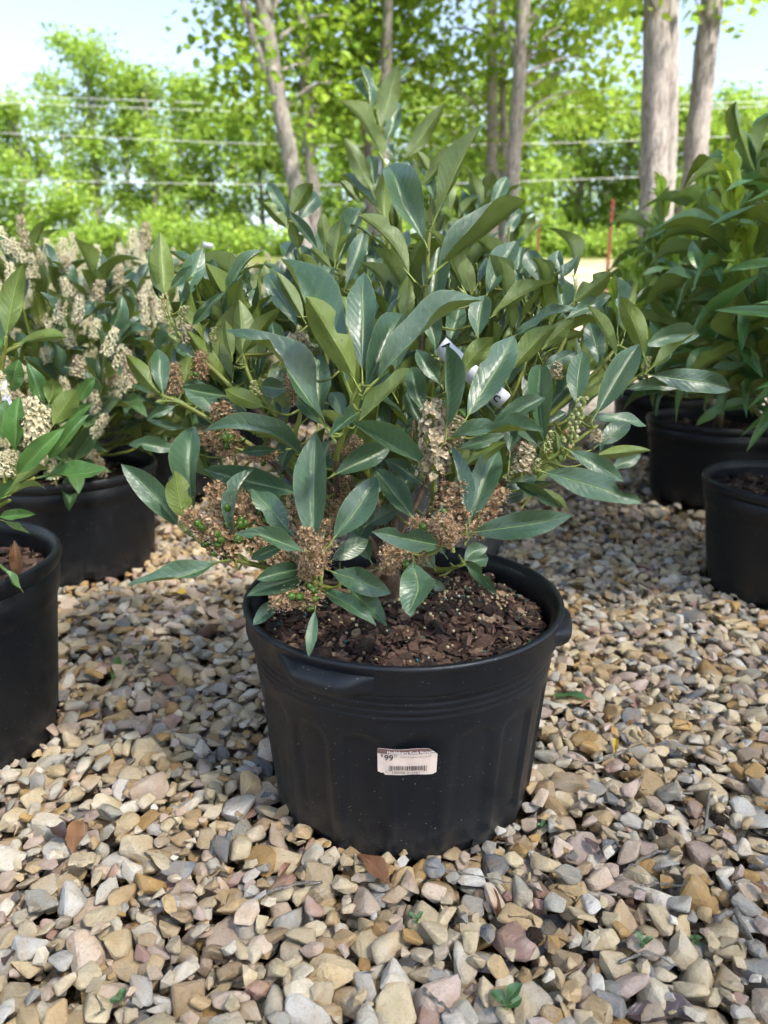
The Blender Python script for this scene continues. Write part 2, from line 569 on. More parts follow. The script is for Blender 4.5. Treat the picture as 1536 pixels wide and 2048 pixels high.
M['bark'] = bark_mat('grey_bark', (0.15, 0.132, 0.122), (0.43, 0.39, 0.365))
M['bark_far'] = bark_mat('pale_bark', (0.16, 0.145, 0.125), (0.32, 0.29, 0.25))


def tree_leaf_mat(name, stops, trans):
    m, nt, b, out = new_mat(name)
    r = rnd_source(nt, False)
    c = ramp(nt, r, stops)
    L(nt, c, b.inputs['Base Color'])
    b.inputs['Roughness'].default_value = 0.5
    b.inputs['Specular IOR Level'].default_value = 0.25
    tr = N(nt, 'BsdfTranslucent')
    L(nt, mixc(nt, 0.5, c, (0.30, 0.42, 0.04)), tr.inputs[0])
    mx = N(nt, 'MixShader'); mx.inputs[0].default_value = trans
    L(nt, b.outputs[0], mx.inputs[1]); L(nt, tr.outputs[0], mx.inputs[2])
    L(nt, mx.outputs[0], out.inputs[0])
    return m


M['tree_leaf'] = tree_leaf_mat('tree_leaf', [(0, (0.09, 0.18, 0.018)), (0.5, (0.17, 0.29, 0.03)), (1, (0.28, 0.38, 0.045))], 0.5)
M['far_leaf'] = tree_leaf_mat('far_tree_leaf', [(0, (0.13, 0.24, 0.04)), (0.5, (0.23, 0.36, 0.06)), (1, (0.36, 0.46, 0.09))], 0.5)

# ------------------------------------------------------------------ the ground
ys = np.concatenate([np.linspace(-12, 3, 16), np.linspace(3.3, 12, 30), np.linspace(13, 60, 48), [80, 120, 200, 400]])
xs = np.concatenate([[-300, -120, -60], np.linspace(-40, 40, 41), [60, 120, 300]])
GX, GY = np.meshgrid(xs, ys)
BASE = -0.034
GZ = ground_z(GX, GY) + BASE
nx, ny = len(xs), len(ys)
idx = np.arange(nx * ny).reshape(ny, nx)
F = np.stack([idx[:-1, :-1], idx[:-1, 1:], idx[1:, 1:], idx[1:, :-1]], -1).reshape(-1, 4)
ground = link(bpy.data.objects.new('ground', np_mesh('ground', np.stack([GX, GY, GZ], -1).reshape(-1, 3), F, [M['ground']])))
tag(ground, 'tan gravel and dirt ground rising towards the trees', kind='structure')

# ------------------------------------------------------------------ where the pots stand
# (x, y, rim radius, base radius, height)
POT_MAIN = (0.021, 0.767, 0.175, 0.150, 0.236)
POTS = dict(
    near_left=(-0.575, 0.835, 0.172, 0.142, 0.250),
    mid_left=(-0.665, 1.51, 0.182, 0.162, 0.215),
    back_left=(-0.660, 2.14, 0.180, 0.160, 0.215),
    behind=(0.115, 1.63, 0.175, 0.160, 0.22),
    right_near=(0.795, 1.35, 0.182, 0.150, 0.222),
    right_mid=(0.935, 2.06, 0.190, 0.160, 0.225),
    right_back=(1.035, 2.74, 0.185, 0.160, 0.225),
)


# ------------------------------------------------------------------ gravel: stones settle one after another on a height field
def make_stone(seed, npts, detail):
    rg = random.Random(seed)
    bm = bmesh.new()
    pts = []
    boxy = rg.random() < 0.6
    for i in range(npts):
        v = Vector((rg.gauss(0, 1), rg.gauss(0, 1), rg.gauss(0, 1))).normalized()
        if boxy:
            p = 4.0
            v = v / ((abs(v.x) ** p + abs(v.y) ** p + abs(v.z) ** p) ** (1 / p))
            v *= rg.uniform(0.86, 1.0) * 0.9
        else:
            v *= rg.uniform(0.8, 1.0)
        pts.append(bm.verts.new(v))
    r = bmesh.ops.convex_hull(bm, input=pts)
    dead = [g for g in r['geom_interior'] + r['geom_unused'] if isinstance(g, bmesh.types.BMVert)]
    if dead: bmesh.ops.delete(bm, geom=list(set(dead)), context='VERTS')
    bmesh.ops.dissolve_limit(bm, angle_limit=0.20, verts=bm.verts[:], edges=bm.edges[:])
    if detail >= 2:
        bmesh.ops.bevel(bm, geom=bm.edges[:], offset=0.095, segments=1, affect='EDGES', profile=0.6)
    bmesh.ops.triangulate(bm, faces=bm.faces[:])
    V = np.array([v.co[:] for v in bm.verts]); bm.verts.index_update()
    F = np.array([[v.index for v in f.verts] for f in bm.faces])
    bm.free()
    lo, hi = V.min(0), V.max(0)
    V = (V - (lo + hi) / 2) / ((hi - lo) / 2)
    return V, F


STONES = [[make_stone(100 + i, 11 + i % 6, 2) for i in range(26)], [make_stone(300 + i, 10 + i % 4, 1) for i in range(14)]]


def settle(x0, x1, y0, y1, res, n, size_fn, allowed, base_fn, hmax, rg, cand=5, sink=0.82, small=None):
    W, Hh = int((x1 - x0) / res) + 1, int((y1 - y0) / res) + 1
    gx = x0 + np.arange(W) * res; gy = y0 + np.arange(Hh) * res
    XX, YY = np.meshgrid(gx, gy)
    H = base_fn(XX, YY).astype(np.float32)
    base = H.copy()
    H[~allowed(XX, YY)] = 9.0
    out = []
    for i in range(n + (small[0] if small else 0)):
        a, b, c, tilt = size_fn(rg) if i < n else small[1](rg)
        m = int(a / res) + 1
        best = None
        for k in range(cand):
            ix = rg.integers(m, W - m); iy = rg.integers(m, Hh - m)
            h = H[iy, ix] - base[iy, ix]
            if best is None or h < best[0]: best = (h, ix, iy)
        h, ix, iy = best
        if h > hmax: continue
        th = rg.uniform(0, math.pi)
        win = H[iy - m:iy + m + 1, ix - m:ix + m + 1]
        if win.shape != (2 * m + 1, 2 * m + 1): continue
        q = np.arange(-m, m + 1) * res
        qx, qy = np.meshgrid(q, q)
        u = (qx * math.cos(th) + qy * math.sin(th)) / a
        w = (-qx * math.sin(th) + qy * math.cos(th)) / b
        r2 = u * u + w * w
        ins = r2 < 1
        if win[ins].max() > 5: continue
        lens = np.sqrt(np.maximum(0, 1 - r2)) * c
        hz = (win + lens)[ins]
        z = np.partition(hz, int(len(hz) * sink))[int(len(hz) * sink)]
        if z + c - base[iy, ix] > hmax + 0.02: continue
        gxs = (win[m, -1] - win[m, 0]) / (2 * m * res); gys = (win[-1, m] - win[0, m]) / (2 * m * res)
        np.maximum(win, np.where(ins, z + lens * 0.92, -9), out=win)
        out.append((gx[ix], gy[iy], z, a, b, c, th, np.clip(-gys, -0.5, 0.5) * 0.5 + rg.normal(0, tilt), np.clip(gxs, -.5, .5) * -0.5 + rg.normal(0, tilt)))
    return np.array(out)


def rot_mats(S):
    th, tx, ty = S[:, 6], S[:, 7], S[:, 8]
    c, s = np.cos(th), np.sin(th); o = np.ones_like(c); z = np.zeros_like(c)
    Rz = np.stack([np.stack([c, -s, z], -1), np.stack([s, c, z], -1), np.stack([z, z, o], -1)], 1)
    c, s = np.cos(tx), np.sin(tx)
    Rx = np.stack([np.stack([o, z, z], -1), np.stack([z, c, -s], -1), np.stack([z, s, c], -1)], 1)
    c, s = np.cos(ty), np.sin(ty)
    Ry = np.stack([np.stack([c, z, s], -1), np.stack([z, o, z], -1), np.stack([-s, z, c], -1)], 1)
    return Rx @ Ry @ Rz


def merge(S, protos, rg, name, mat, parent, kind='stuff', smooth=False):
    R = rot_mats(S) * S[:, None, 3:6]
    pick = rg.integers(0, len(protos), len(S))
    VV, FF, RR, SS = [], [], [], []
    n = 0
    for k, (V, F) in enumerate(protos):
        sel = np.where(pick == k)[0]
        if not len(sel): continue
        P = np.einsum('nij,vj->nvi', R[sel], V) + S[sel][:, None, :3]
        VV.append(P.reshape(-1, 3))
        FF.append((F[None] + (np.arange(len(sel)) * len(V))[:, None, None] + n).reshape(-1, 3))
        RR.append(np.repeat(rg.random(len(sel)), len(V)))
        SS.append(np.full(len(sel) * len(F), bool(smooth) and k % 6 < 1 if smooth != 'all' else True))
        n += len(sel) * len(V)
    o = link(bpy.data.objects.new(name, np_mesh(name, np.concatenate(VV), np.concatenate(FF), [mat], np.concatenate(RR), smooth=False)), parent)
    o.data.polygons.foreach_set('use_smooth', np.concatenate(SS))
    if kind: o['kind'] = kind
    return o


ALLPOTS = [POT_MAIN] + list(POTS.values())


def gravel_ok(X, Y):
    ok = np.abs(X) < 0.56 * Y + 0.36
    for (px, py, rr, rb, hh) in ALLPOTS:
        ok &= (X - px) ** 2 + (Y - py) ** 2 > (rb - 0.005) ** 2
    return ok


def gravel_base(X, Y):
    return ground_z(X, Y) + BASE + 0.004 * np.sin(X * 7.1 + 2) * np.sin(Y * 5.3)


def stone_size(rg):
    a = float(np.clip(rg.lognormal(math.log(0.0108), 0.38), 0.0050, 0.0235))
    b = a * rg.uniform(0.58, 0.95)
    return a, b, b * rg.uniform(0.42, 0.82), 0.24


def stone_size_far(rg):
    a = float(np.clip(rg.lognormal(math.log(0.0115), 0.32), 0.0065, 0.022))
    b = a * rg.uniform(0.6, 0.95)
    return a, b, b * rg.uniform(0.45, 0.85), 0.25


def pebble_size(rg):
    a = rg.uniform(0.0038, 0.0085)
    b = a * rg.uniform(0.6, 0.95)
    return a, b, b * rg.uniform(0.5, 0.85), 0.3


rg = np.random.default_rng(4)
near = settle(-1.3, 1.3, 0.16, 1.62, 0.0028, 27000, stone_size, gravel_ok, gravel_base, 0.034, rg, small=(7000, pebble_size))
far = settle(-2.2, 2.2, 1.58, 3.5, 0.0045, 21500, stone_size_far, gravel_ok, gravel_base, 0.033, rg, cand=3)
# the largest in view become stones of their own
vx = near[:, 0]; vy = near[:, 1]; vz = near[:, 2] - CAMH
dd = vy * math.cos(PITCH) - vz * math.sin(PITCH)
ux = 768 + FPX * vx / dd; uy = 1024 - FPX * (vy * math.sin(PITCH) + vz * math.cos(PITCH)) / dd
size_px = near[:, 3] * near[:, 4] / dd ** 2
seen = (ux > 5) & (ux < 1531) & (uy < 2040) & (near[:, 2] > np.percentile(near[:, 2], 45)) & (uy > 1000)
order = np.argsort(-np.where(seen, size_px, 0))[:290]
mask = np.zeros(len(near), bool); mask[order] = True
protos_me = [np_mesh('stone', V, F, [M['stone']], smooth=bool(q % 6 < 1)) for q, (V, F) in enumerate(STONES[0])]
Rm = rot_mats(near[order])
for k, i in enumerate(order):
    s = near[i]
    o = bpy.data.objects.new('stone', protos_me[int(rg.integers(0, len(protos_me)))])
    m3 = Matrix(Rm[k].tolist())
    o.matrix_world = Matrix.Translation(Vector(s[:3])) @ m3.to_4x4() @ Matrix.Diagonal((s[3], s[4], s[5], 1))
    link(o, ground)
small_ = (near[:, 3] < 0.0086) | (near[:, 1] > 1.2)
merge(near[~mask & ~small_], STONES[0], rg, 'gravel', M['stone_mass'], ground, smooth=True)
merge(near[~mask & small_], STONES[1], rg, 'gravel', M['stone_mass'], ground)
merge(far, STONES[1], rg, 'gravel', M['stone_mass'], ground)


def gravel_top(x, y):
    d2 = (near[:, 0] - x) ** 2 + (near[:, 1] - y) ** 2
    k = np.where(d2 < (near[:, 3] * 0.8) ** 2)[0]
    return float((near[k, 2] + near[k, 5] * 0.8).max()) if len(k) else 0.0


# ------------------------------------------------------------------ pots
def wall_r(pot, z):
    x, y, rr, rb, h = pot
    return rb + (rr * 0.955 - rb) * (z / (h * 0.84))


def lathe(mb, prof, segs, fn=None, closed=False, mi=0):
    V = []
    for (r, z) in prof:
        for j in range(segs):
            a = 2 * math.pi * j / segs
            rr = r if fn is None else fn(r, z, a)
            V.append((rr * math.sin(a), -rr * math.cos(a), z))      # a = 0 faces the camera side
    F = []
    for i in range(len(prof) - 1):
        for j in range(segs):
            k = (j + 1) % segs
            F.append((i * segs + j, i * segs + k, (i + 1) * segs + k, (i + 1) * segs + j))
    mb.add(V, F, None, mi)
    return V, F


def make_pot(pot, label, group, mat, main=False, soil_drop=0.035, holes=(0, 1, 2, 3, 4, 5), hole_off=0.0):
    x, y, rr, rb, h = pot
    root = empty('nursery_pot', (x, y, 0), label, 'plant pot', group)
    segs = 240 if main else 96
    body = MB()
    W = lambda z: wall_r((0, 0, rr, rb, h), z)
    prof = [(rb - 0.012, 0.0), (rb - 0.003, 0.0015), (rb, 0.006)]
    zt = h * 0.72
    for z in np.linspace(0.012, zt, 34 if main else 10): prof.append((W(z), z))
    if main:
        for k in range(4):       # moulded rings below the rim
            z0 = zt + 0.004 + k * 0.0075
            prof += [(W(z0) + 0.0002, z0), (W(z0) + 0.0009, z0 + 0.0014), (W(z0) + 0.0009, z0 + 0.005), (W(z0) + 0.0003, z0 + 0.0062)]
        zl = h - 0.034
        prof += [(W(zl) + 0.001, zl), (rr * 0.975, zl + 0.003)]
    else:
        zl = h - 0.020
        prof += [(W(h * 0.76) + 0.0005, h * 0.76), (W(h * 0.78) + 0.003, h * 0.78), (W(zl) + 0.003, zl - 0.002), (rr * 0.965, zl)]
    npan = 18

    def flute(r, z, a):
        if not main or z > zt or z < 0.004: return r
        t = (a / (2 * math.pi) * npan + 0.3) % 1.0
        s = abs(t - 0.5) * 2                   # 0 in the panel middle, 1 on the rib
        arch = zt - 0.012 - 0.022 * (s ** 2.5)
        inside = smooth01((0.80 - s) / 0.10) * smooth01((arch - z) / 0.004)
        return r - 0.0032 * float(inside)
    V, F = [], []
    mbt = MB(); lathe(mbt, prof, segs, flute)
    # drain holes cut through the foot of the wall
    allv = np.concatenate(mbt.v)
    keep = []
    hw = 0.0125
    for f in mbt.f:
        c = allv[list(f)].mean(0)
        a = math.atan2(c[0], -c[1])
        cut = False
        if 0.003 < c[2] < (0.017 if main else 0.026):
            for k in holes:
                da = (a - (hole_off + k * math.pi / 3) + math.pi) % (2 * math.pi) - math.pi
                if abs(da) * rb < hw: cut = True
        if not cut: keep.append(f)
    mbt.f = keep; mbt.mi = [0] * len(keep)
    # inner wall and floor, so that a hole shows the dark inside
    inner = [(rr - 0.0065, h - 0.004), (rr * 0.955 - 0.004, h - 0.012)]
    zi = np.linspace(h - 0.02, h - 0.07, 9 if main else 4)
    for q, z in enumerate(zi): inner.append((W(z) - 0.0035 - (0.0016 if q % 2 else 0.0), z))
    inner += [(W(0.02) - 0.004, 0.02), (rb - 0.006, 0.003), (0.002, 0.003)]
    lathe(mbt, inner[::-1], segs)
    mbt.build('body', mat, root)
    rim = MB()
    if main:
        rp = [(rr * 0.974, h - 0.0315), (rr * 0.99, h - 0.0305), (rr * 0.995, h - 0.027), (rr * 0.993, h - 0.008), (rr + 0.0, h - 0.0065),
              (rr + 0.0012, h - 0.003), (rr + 0.0005, h - 0.0006), (rr - 0.002, h), (rr - 0.0052, h - 0.0006), (rr - 0.0066, h - 0.004)]
    else:
        rp = [(rr * 0.964, h - 0.0205), (rr * 0.985, h - 0.020), (rr * 0.998, h - 0.016), (rr + 0.001, h - 0.010), (rr, h - 0.003), (rr - 0.003, h), (rr - 0.006, h - 0.001), (rr - 0.0068, h - 0.004)]
    lathe(rim, rp, segs)
    rim.build('rim', mat, root)
    zs = h - soil_drop
    so = MB()
    lathe(so, [(0.004, zs + 0.004), (0.06, zs + 0.004), (W(zs) - 0.03, zs + 0.001), (W(zs) - 0.0045, zs - 0.004)][::-1], 64)
    soil = so.build('potting_soil', M['soil'], root)
    return root, soil, zs


GROUP_POTS = 'black nursery pots on the gravel'
pot_main, soil_main, ZS = make_pot(POT_MAIN, 'large black pot with moulded handles and price sticker, in the middle', GROUP_POTS, M['pot'], True, 0.038, hole_off=math.radians(-36))


def handle(pot, root, mat, ang, half):
    x, y, rr, rb, h = pot
    mb = MB()
    nu, prof = 28, 9
    V = []
    r0 = rr * 0.992
    for i in range(nu + 1):
        t = -1 + 2 * i / nu
        a = ang + t * half
        w = float(smooth01((1 - abs(t)) / 0.62))
        o = 0.0112 * w
        pr = [(r0 - 0.001, h - 0.0105), (r0 + o * 0.45 + 0.0006, h - 0.0115 - 0.002 * w), (r0 + o * 0.9 + 0.0006, h - 0.0135 - 0.004 * w), (r0 + o + 0.0006, h - 0.016 - 0.006 * w),
              (r0 + o * 0.98 + 0.0006, h - 0.017 - 0.009 * w), (r0 + o * 0.8 + 0.0006, h - 0.020 - 0.011 * w), (r0 + o * 0.45 + 0.0006, h - 0.023 - 0.011 * w), (r0 + o * 0.1 + 0.0004, h - 0.026 - 0.010 * w), (r0 - 0.004, h - 0.027 - 0.009 * w)]
        for (r, z) in pr: V.append((r * math.sin(a), -r * math.cos(a), z))
    F = []
    for i in range(nu):
        for j in range(prof - 1):
            F.append((i * prof + j, i * prof + j + 1, (i + 1) * prof + j + 1, (i + 1) * prof + j)[::-1])
    mb.add(V, F)
    return mb.build('handle', mat, root)


for ang in (-27.5, 78, 200):
    handle(POT_MAIN, pot_main, M['pot'], math.radians(ang), math.radians(17.5))


# bark chips settle on the soil of the main pot
def make_chip(seed):
    rg_ = random.Random(seed)
    bm = bmesh.new()
    k = rg_.randint(5, 7)
    pts = []
    for i in range(k):
        a = 2 * math.pi * (i + rg_.uniform(-.3, .3)) / k
        r = rg_.uniform(0.7, 1.0)
        for z in (-1, 1):
            pts.append(bm.verts.new((r * math.cos(a), r * math.sin(a), z * rg_.uniform(0.6, 1.0))))
    r = bmesh.ops.convex_hull(bm, input=pts)
    dead = [g for g in r['geom_interior'] + r['geom_unused'] if isinstance(g, bmesh.types.BMVert)]
    if dead: bmesh.ops.delete(bm, geom=list(set(dead)), context='VERTS')
    bmesh.ops.triangulate(bm, faces=bm.faces[:])
    bm.verts.index_update()
    V = np.array([v.co[:] for v in bm.verts]); F = np.array([[v.index for v in f.verts] for f in bm.faces])
    bm.free()
    lo, hi = V.min(0), V.max(0)
    return (V - (lo + hi) / 2) / ((hi - lo) / 2), F


CHIPS = [make_chip(i) for i in range(14)]


def chip_size(rg):
    a = float(np.clip(rg.lognormal(math.log(0.0041), 0.5), 0.0016, 0.0125))
    b = a * rg.uniform(0.3, 0.85)
    return a, b, max(0.0007, b * rg.uniform(0.15, 0.4)), 0.45


rg = np.random.default_rng(8)
RS = wall_r((0, 0) + POT_MAIN[2:], ZS) - 0.007
chips = settle(-0.18, 0.18, -0.18, 0.18, 0.0009, 9000, chip_size, lambda X, Y: X ** 2 + Y ** 2 < RS ** 2, lambda X, Y: ZS + 0.001 + 0.006 * np.exp(-(X ** 2 + Y ** 2) / 0.012) + 0.003 * np.sin(X * 40) * np.sin(Y * 33 + 1), 0.010, rg, cand=3, sink=0.7)
big = np.argsort(-chips[:, 3] * chips[:, 4] * np.where(chips[:, 1] < 0.09, 1, 0.3) * np.where(chips[:, 2] > np.median(chips[:, 2]), 1, 0.2))[:240]
mk = np.zeros(len(chips), bool); mk[big] = True
chip_me = [np_mesh('bark_chip', V, F, [M['chip']], smooth=False) for V, F in CHIPS]
Rm = rot_mats(chips[big])
for k, i in enumerate(big):
    s = chips[i]
    o = bpy.data.objects.new('bark_chip', chip_me[k % len(chip_me)])
    o.matrix_world = Matrix.Translation(Vector(s[:3])) @ Matrix(Rm[k].tolist()).to_4x4() @ Matrix.Diagonal((s[3], s[4], s[5], 1))
    link(o, soil_main)
merge(chips[~mk], CHIPS, rg, 'mulch', M['chip_mass'], soil_main)
# slow-release fertiliser beads
M['bead'] = ramp_attr_mat('fertiliser_bead', [(0, (0.62, 0.52, 0.28)), (0.45, (0.7, 0.6, 0.36)), (0.7, (0.75, 0.7, 0.6)), (0.72, (0.01, 0.16, 0.15)), (1, (0.02, 0.22, 0.2))], 0.4, 0.0, 'CONSTANT')
icov, icof = None, None
bm = bmesh.new(); bmesh.ops.create_icosphere(bm, subdivisions=1, radius=1.0)
ICO_V = np.array([v.co[:] for v in bm.verts]); ICO_F = np.array([[v.index for v in f.verts] for f in bm.faces]); bm.free()
bs = []
for i in range(420):
    a = rg.uniform(0, 6.283); r = RS * math.sqrt(rg.random()) * 0.97
    if i < 230:
        a = rg.normal(0.9, 0.6); r = RS * np.clip(rg.normal(0.5, 0.25), 0, .95)
    bx, by = r * math.cos(a), r * math.sin(a)
    k = np.where((chips[:, 0] - bx) ** 2 + (chips[:, 1] - by) ** 2 < (chips[:, 4]) ** 2)[0]
    z = (chips[k, 2] + chips[k, 5]).max() if len(k) else ZS + 0.005
    rad = rg.uniform(0.0012, 0.0021)
    bs.append((bx, by, z + rad * 0.6, rad, rad, rad, 0, 0, 0))
merge(np.array(bs), [(ICO_V, ICO_F)], rg, 'fertiliser_beads', M['bead'], soil_main, smooth='all')

# other pots: soil plus a thinner layer of chips
POT_LABEL = dict(
    near_left='black pot cut off by the left edge with scuffed rim',
    mid_left='black pot with square drain holes under the white flowering laurel',
    back_left='black pot in the dark second row at left, behind the square-holed pot',
    behind='faded grey pot mostly hidden behind the big middle pot',
    right_near='black pot cut off by the right edge, nearest of the right row',
    right_mid='black pot second in the right row, under arching leaves',
    right_back='black pot third and farthest in the right row')
pot_info = {}
for k, p in POTS.items():
    mat = M['pot_grey'] if k == 'behind' else M['pot_old']
    r_, s_, z_ = make_pot(p, POT_LABEL[k], GROUP_POTS, mat, False, 0.034, holes=(0, 1, 2, 3, 4, 5), hole_off=math.radians({'mid_left': 30, 'near_left': 46}.get(k, 15)))
    pot_info[k] = (r_, s_, z_)
    RSo = wall_r((0, 0) + p[2:], z_) - 0.008
    n = 900 if k in ('near_left', 'right_near') else 400
    cs = settle(-0.2, 0.2, -0.2, 0.2, 0.002, n, lambda rg: tuple(q * 1.5 for q in chip_size(rg)[:3]) + (0.4,), lambda X, Y: X ** 2 + Y ** 2 < RSo ** 2, lambda X, Y: z_ + 0 * X + 0.001, 0.009, rg, cand=2, sink=0.7)
    merge(cs, CHIPS, rg, 'mulch', M['chip_mass'], s_)

# price sticker on the main pot
M['paper'] = plain('sticker_paper', (0.74, 0.60, 0.52), 0.6, 0.3, 60, 0.15, 0.12)
M['ink_brown'] = plain('sticker_band', (0.19, 0.10, 0.092), 0.6, 0.3)
M['ink'] = plain('sticker_ink', (0.10, 0.075, 0.07), 0.6, 0.3)
M['ink_faint'] = plain('sticker_faint_ink', (0.32, 0.25, 0.22), 0.6, 0.3)
M['ink_white'] = plain('sticker_white', (0.82, 0.74, 0.70), 0.6, 0.3)
SA = math.radians(0.4); SZ = 0.1305; SW, SH = 0.0565, 0.0310
_px, _py, _rr, _rb, _hh = POT_MAIN


def on_wall(u, v, lift):
    """sticker coordinates in metres (u right, v up) bent on to the pot wall"""
    z = SZ + v
    r = wall_r(POT_MAIN, z) + lift
    a = SA + u / wall_r(POT_MAIN, SZ)
    return (r * math.sin(a), -r * math.cos(a), z)


def sheet(name, outline, mat, parent, lift):
    # a curved patch: outline(u) -> (v0, v1)
    mb = MB(); V = []; Fs = []
    us = np.linspace(-SW / 2, SW / 2, 41)
    n = 0
    for u in us:
        v0, v1 = outline(u)
        for q in range(7):
            v = v0 + (v1 - v0) * q / 6
            wr = 0.0003 * math.sin(u * 260) * math.sin(v * 180 + 1)
            V.append(on_wall(u, v, lift + wr))
    for i in range(40):
        for q in range(6):
            a = i * 7 + q
            Fs.append((a, a + 7, a + 8, a + 1))
    mb.add(V, Fs)
    return mb.build(name, mat, parent)


def st_outline(u):
    e = SW / 2
    top, bot = SH / 2 - 0.0006 + 0.0006 * math.sin(u * 120), -SH / 2 + 0.0007 * math.sin(u * 90 + 1)
    if u > e - 0.009: top -= (u - (e - 0.009)) * 0.75
    if u < -e + 0.0015: top -= (-e + 0.0015 - u) * 1.2
    if u < -e + 0.006: bot += 0.0026
    if u < -e + 0.002: bot += 0.001
    if u > e - 0.004: bot += (u - (e - 0.004)) * 0.5
    return bot, top


sticker = sheet('price_sticker', st_outline, M['paper'], pot_main, 0.0011)
sticker['label'] = 'worn white price sticker with brown band and barcode'
sheet('band', lambda u: (min(SH / 2 - 0.0064, st_outline(u)[1] - 0.0002), st_outline(u)[1] - 0.0003), M['ink_brown'], sticker, 0.0015)


def lettering(txt, u, v, size, mat, parent, wscale=1.0, lift=0.0019, mapper=on_wall, bold=0.0):
    cu = bpy.data.curves.new('lettering', 'FONT')
    cu.body = txt; cu.size = size; cu.resolution_u = 2
    cu.offset = bold
    tmp = bpy.data.objects.new('lettering', cu)
    me = bpy.data.meshes.new_from_object(tmp)
    bpy.data.objects.remove(tmp)
    for vtx in me.vertices:
        vtx.co = mapper(u + vtx.co.x * wscale, v + vtx.co.y, lift)
    me.materials.clear(); me.materials.append(mat)
    return link(bpy.data.objects.new('lettering', me), parent)


lettering('Huckleberry Knob Nursery', -0.0190, 0.0100, 0.0042, M['ink_white'], sticker, 0.93, bold=0.00012, lift=0.0022)
lettering('$', -0.0252, 0.0058, 0.0045, M['ink'], sticker, bold=0.0001)
lettering('99', -0.0218, 0.0018, 0.0092, M['ink'], sticker, 0.95, bold=0.0002)
lettering('99', -0.0128, 0.0066, 0.0034, M['ink_faint'], sticker)
lettering('_', -0.0128, 0.0064, 0.0060, M['ink_faint'], sticker)
lettering('Otto Luyken Laurel #5', -0.0070, 0.0052, 0.0034, M['ink_faint'], sticker, 0.93)
lettering('2', -0.0210, -0.0128, 0.0038, M['ink_faint'], sticker)
lettering('100000 015061', -0.0150, -0.0134, 0.0039, M['ink'], sticker, 1.12)
bars = MB()
rb_ = random.Random(3); u = -0.0176
while u < 0.0185:
    w = rb_.choice((0.0003, 0.0003, 0.0006, 0.0009))
    v0, v1 = -0.0095 + (0 if 0.08 < (u + .0176) / .036 < 0.92 else -0.0012), -0.0042
    bars.add([on_wall(u, v0, .0019), on_wall(u + w, v0, .0019), on_wall(u + w, v1, .0019), on_wall(u, v1, .0019)], [(0, 1, 2, 3)])
    u += w + rb_.choice((0.0003, 0.0005, 0.0008))
bars.build('barcode', M['ink'], sticker)

# ------------------------------------------------------------------ laurel leaves
NL, NW = 12, 6


def leaf_proto(bow, fold, wave, hook, twist, asym, seed, kind='laurel', bites=()):
    rg_ = random.Random(seed)
    ph = rg_.uniform(0, 6.28); ph2 = rg_.uniform(0, 6.28)
    V, UV, F, MI = [], [], [], []
    for i in range(NL + 1):
        t = i / NL
        if kind == 'laurel': hw = (t ** 0.92) * ((1 - t) ** 0.86) / 0.2905 * 0.5
        elif kind == 'narrow': hw = (t ** 0.9) * ((1 - t) ** 0.8) / 0.302 * 0.5
        else: hw = (t ** 1.25) * ((1 - t) ** 0.5) / 0.40 * 0.5
        hw = max(hw, 0.012)
        for j in range(NW + 1):
            s = -1 + 2 * j / NW
            ww = hw
            for (bt, bw, side, dep) in bites:
                if side * s > 0 and abs(t - bt) < bw:
                    ww *= 1 - dep * (1 - (abs(t - bt) / bw) ** 4)
            x = s * ww + asym * 0.06 * math.sin(math.pi * t)
            z = bow * 4 * t * (1 - t) * 0.25 - hook * max(0, t - 0.62) ** 2 * 2.2
            z += fold * abs(s) * hw * 0.9
            z += wave * 0.05 * abs(s) ** 1.5 * math.sin(t * 9 + ph + (1.5 if s > 0 else 0)) * (hw / 0.5)
            x += wave * 0.015 * math.sin(t * 7 + ph2)
            an = twist * (t - 0.3)
            xx = x * math.cos(an) - z * math.sin(an) * 0.5
            zz = z + x * math.sin(an) * 0.35
            V.append((xx, t, zz)); UV.append(((s + 1) / 2, t))
    for i in range(NL):
        for j in range(NW):
            a = i * (NW + 1) + j
            F.append((a, a + 1, a + NW + 2, a + NW + 1)); MI.append(0)
    # petiole: a short tapering stalk below the blade
    z0 = -0.004
    n0 = len(V)
    for (yy, r, dz) in ((-0.13, 0.040, -0.02), (-0.06, 0.036, -0.008), (0.03, 0.030, z0), (0.10, 0.018, z0)):
        for q in range(4):
            a = math.pi / 2 * q + 0.785
            V.append((r * math.cos(a), yy, dz + r * 0.35 * math.sin(a))); UV.append((0.5, 0.0))
    for i in range(3):
        for q in range(4):
            k = (q + 1) % 4
            F.append((n0 + i * 4 + q, n0 + i * 4 + k, n0 + (i + 1) * 4 + k, n0 + (i + 1) * 4 + q)); MI.append(1)
    return np.array(V), np.array(F), np.array(UV), np.array(MI)


def leaf_set(kind, n, seed, hooky=0.2, bowm=0.1):
    rg_ = random.Random(seed)
    out = []
    for i in range(n):
        bites = ()
        if i % 6 == 4: bites = ((rg_.uniform(.45, .75), rg_.uniform(.05, .10), rg_.choice((-1, 1)), rg_.uniform(.4, .7)),)
        out.append(leaf_proto(rg_.gauss(bowm, 0.22), rg_.uniform(0.05, 0.55), rg_.uniform(0.3, 1.9), max(0, rg_.gauss(hooky, 0.22)), rg_.gauss(0, 0.36), rg_.gauss(0, 1), seed + i, kind, bites))
    return out


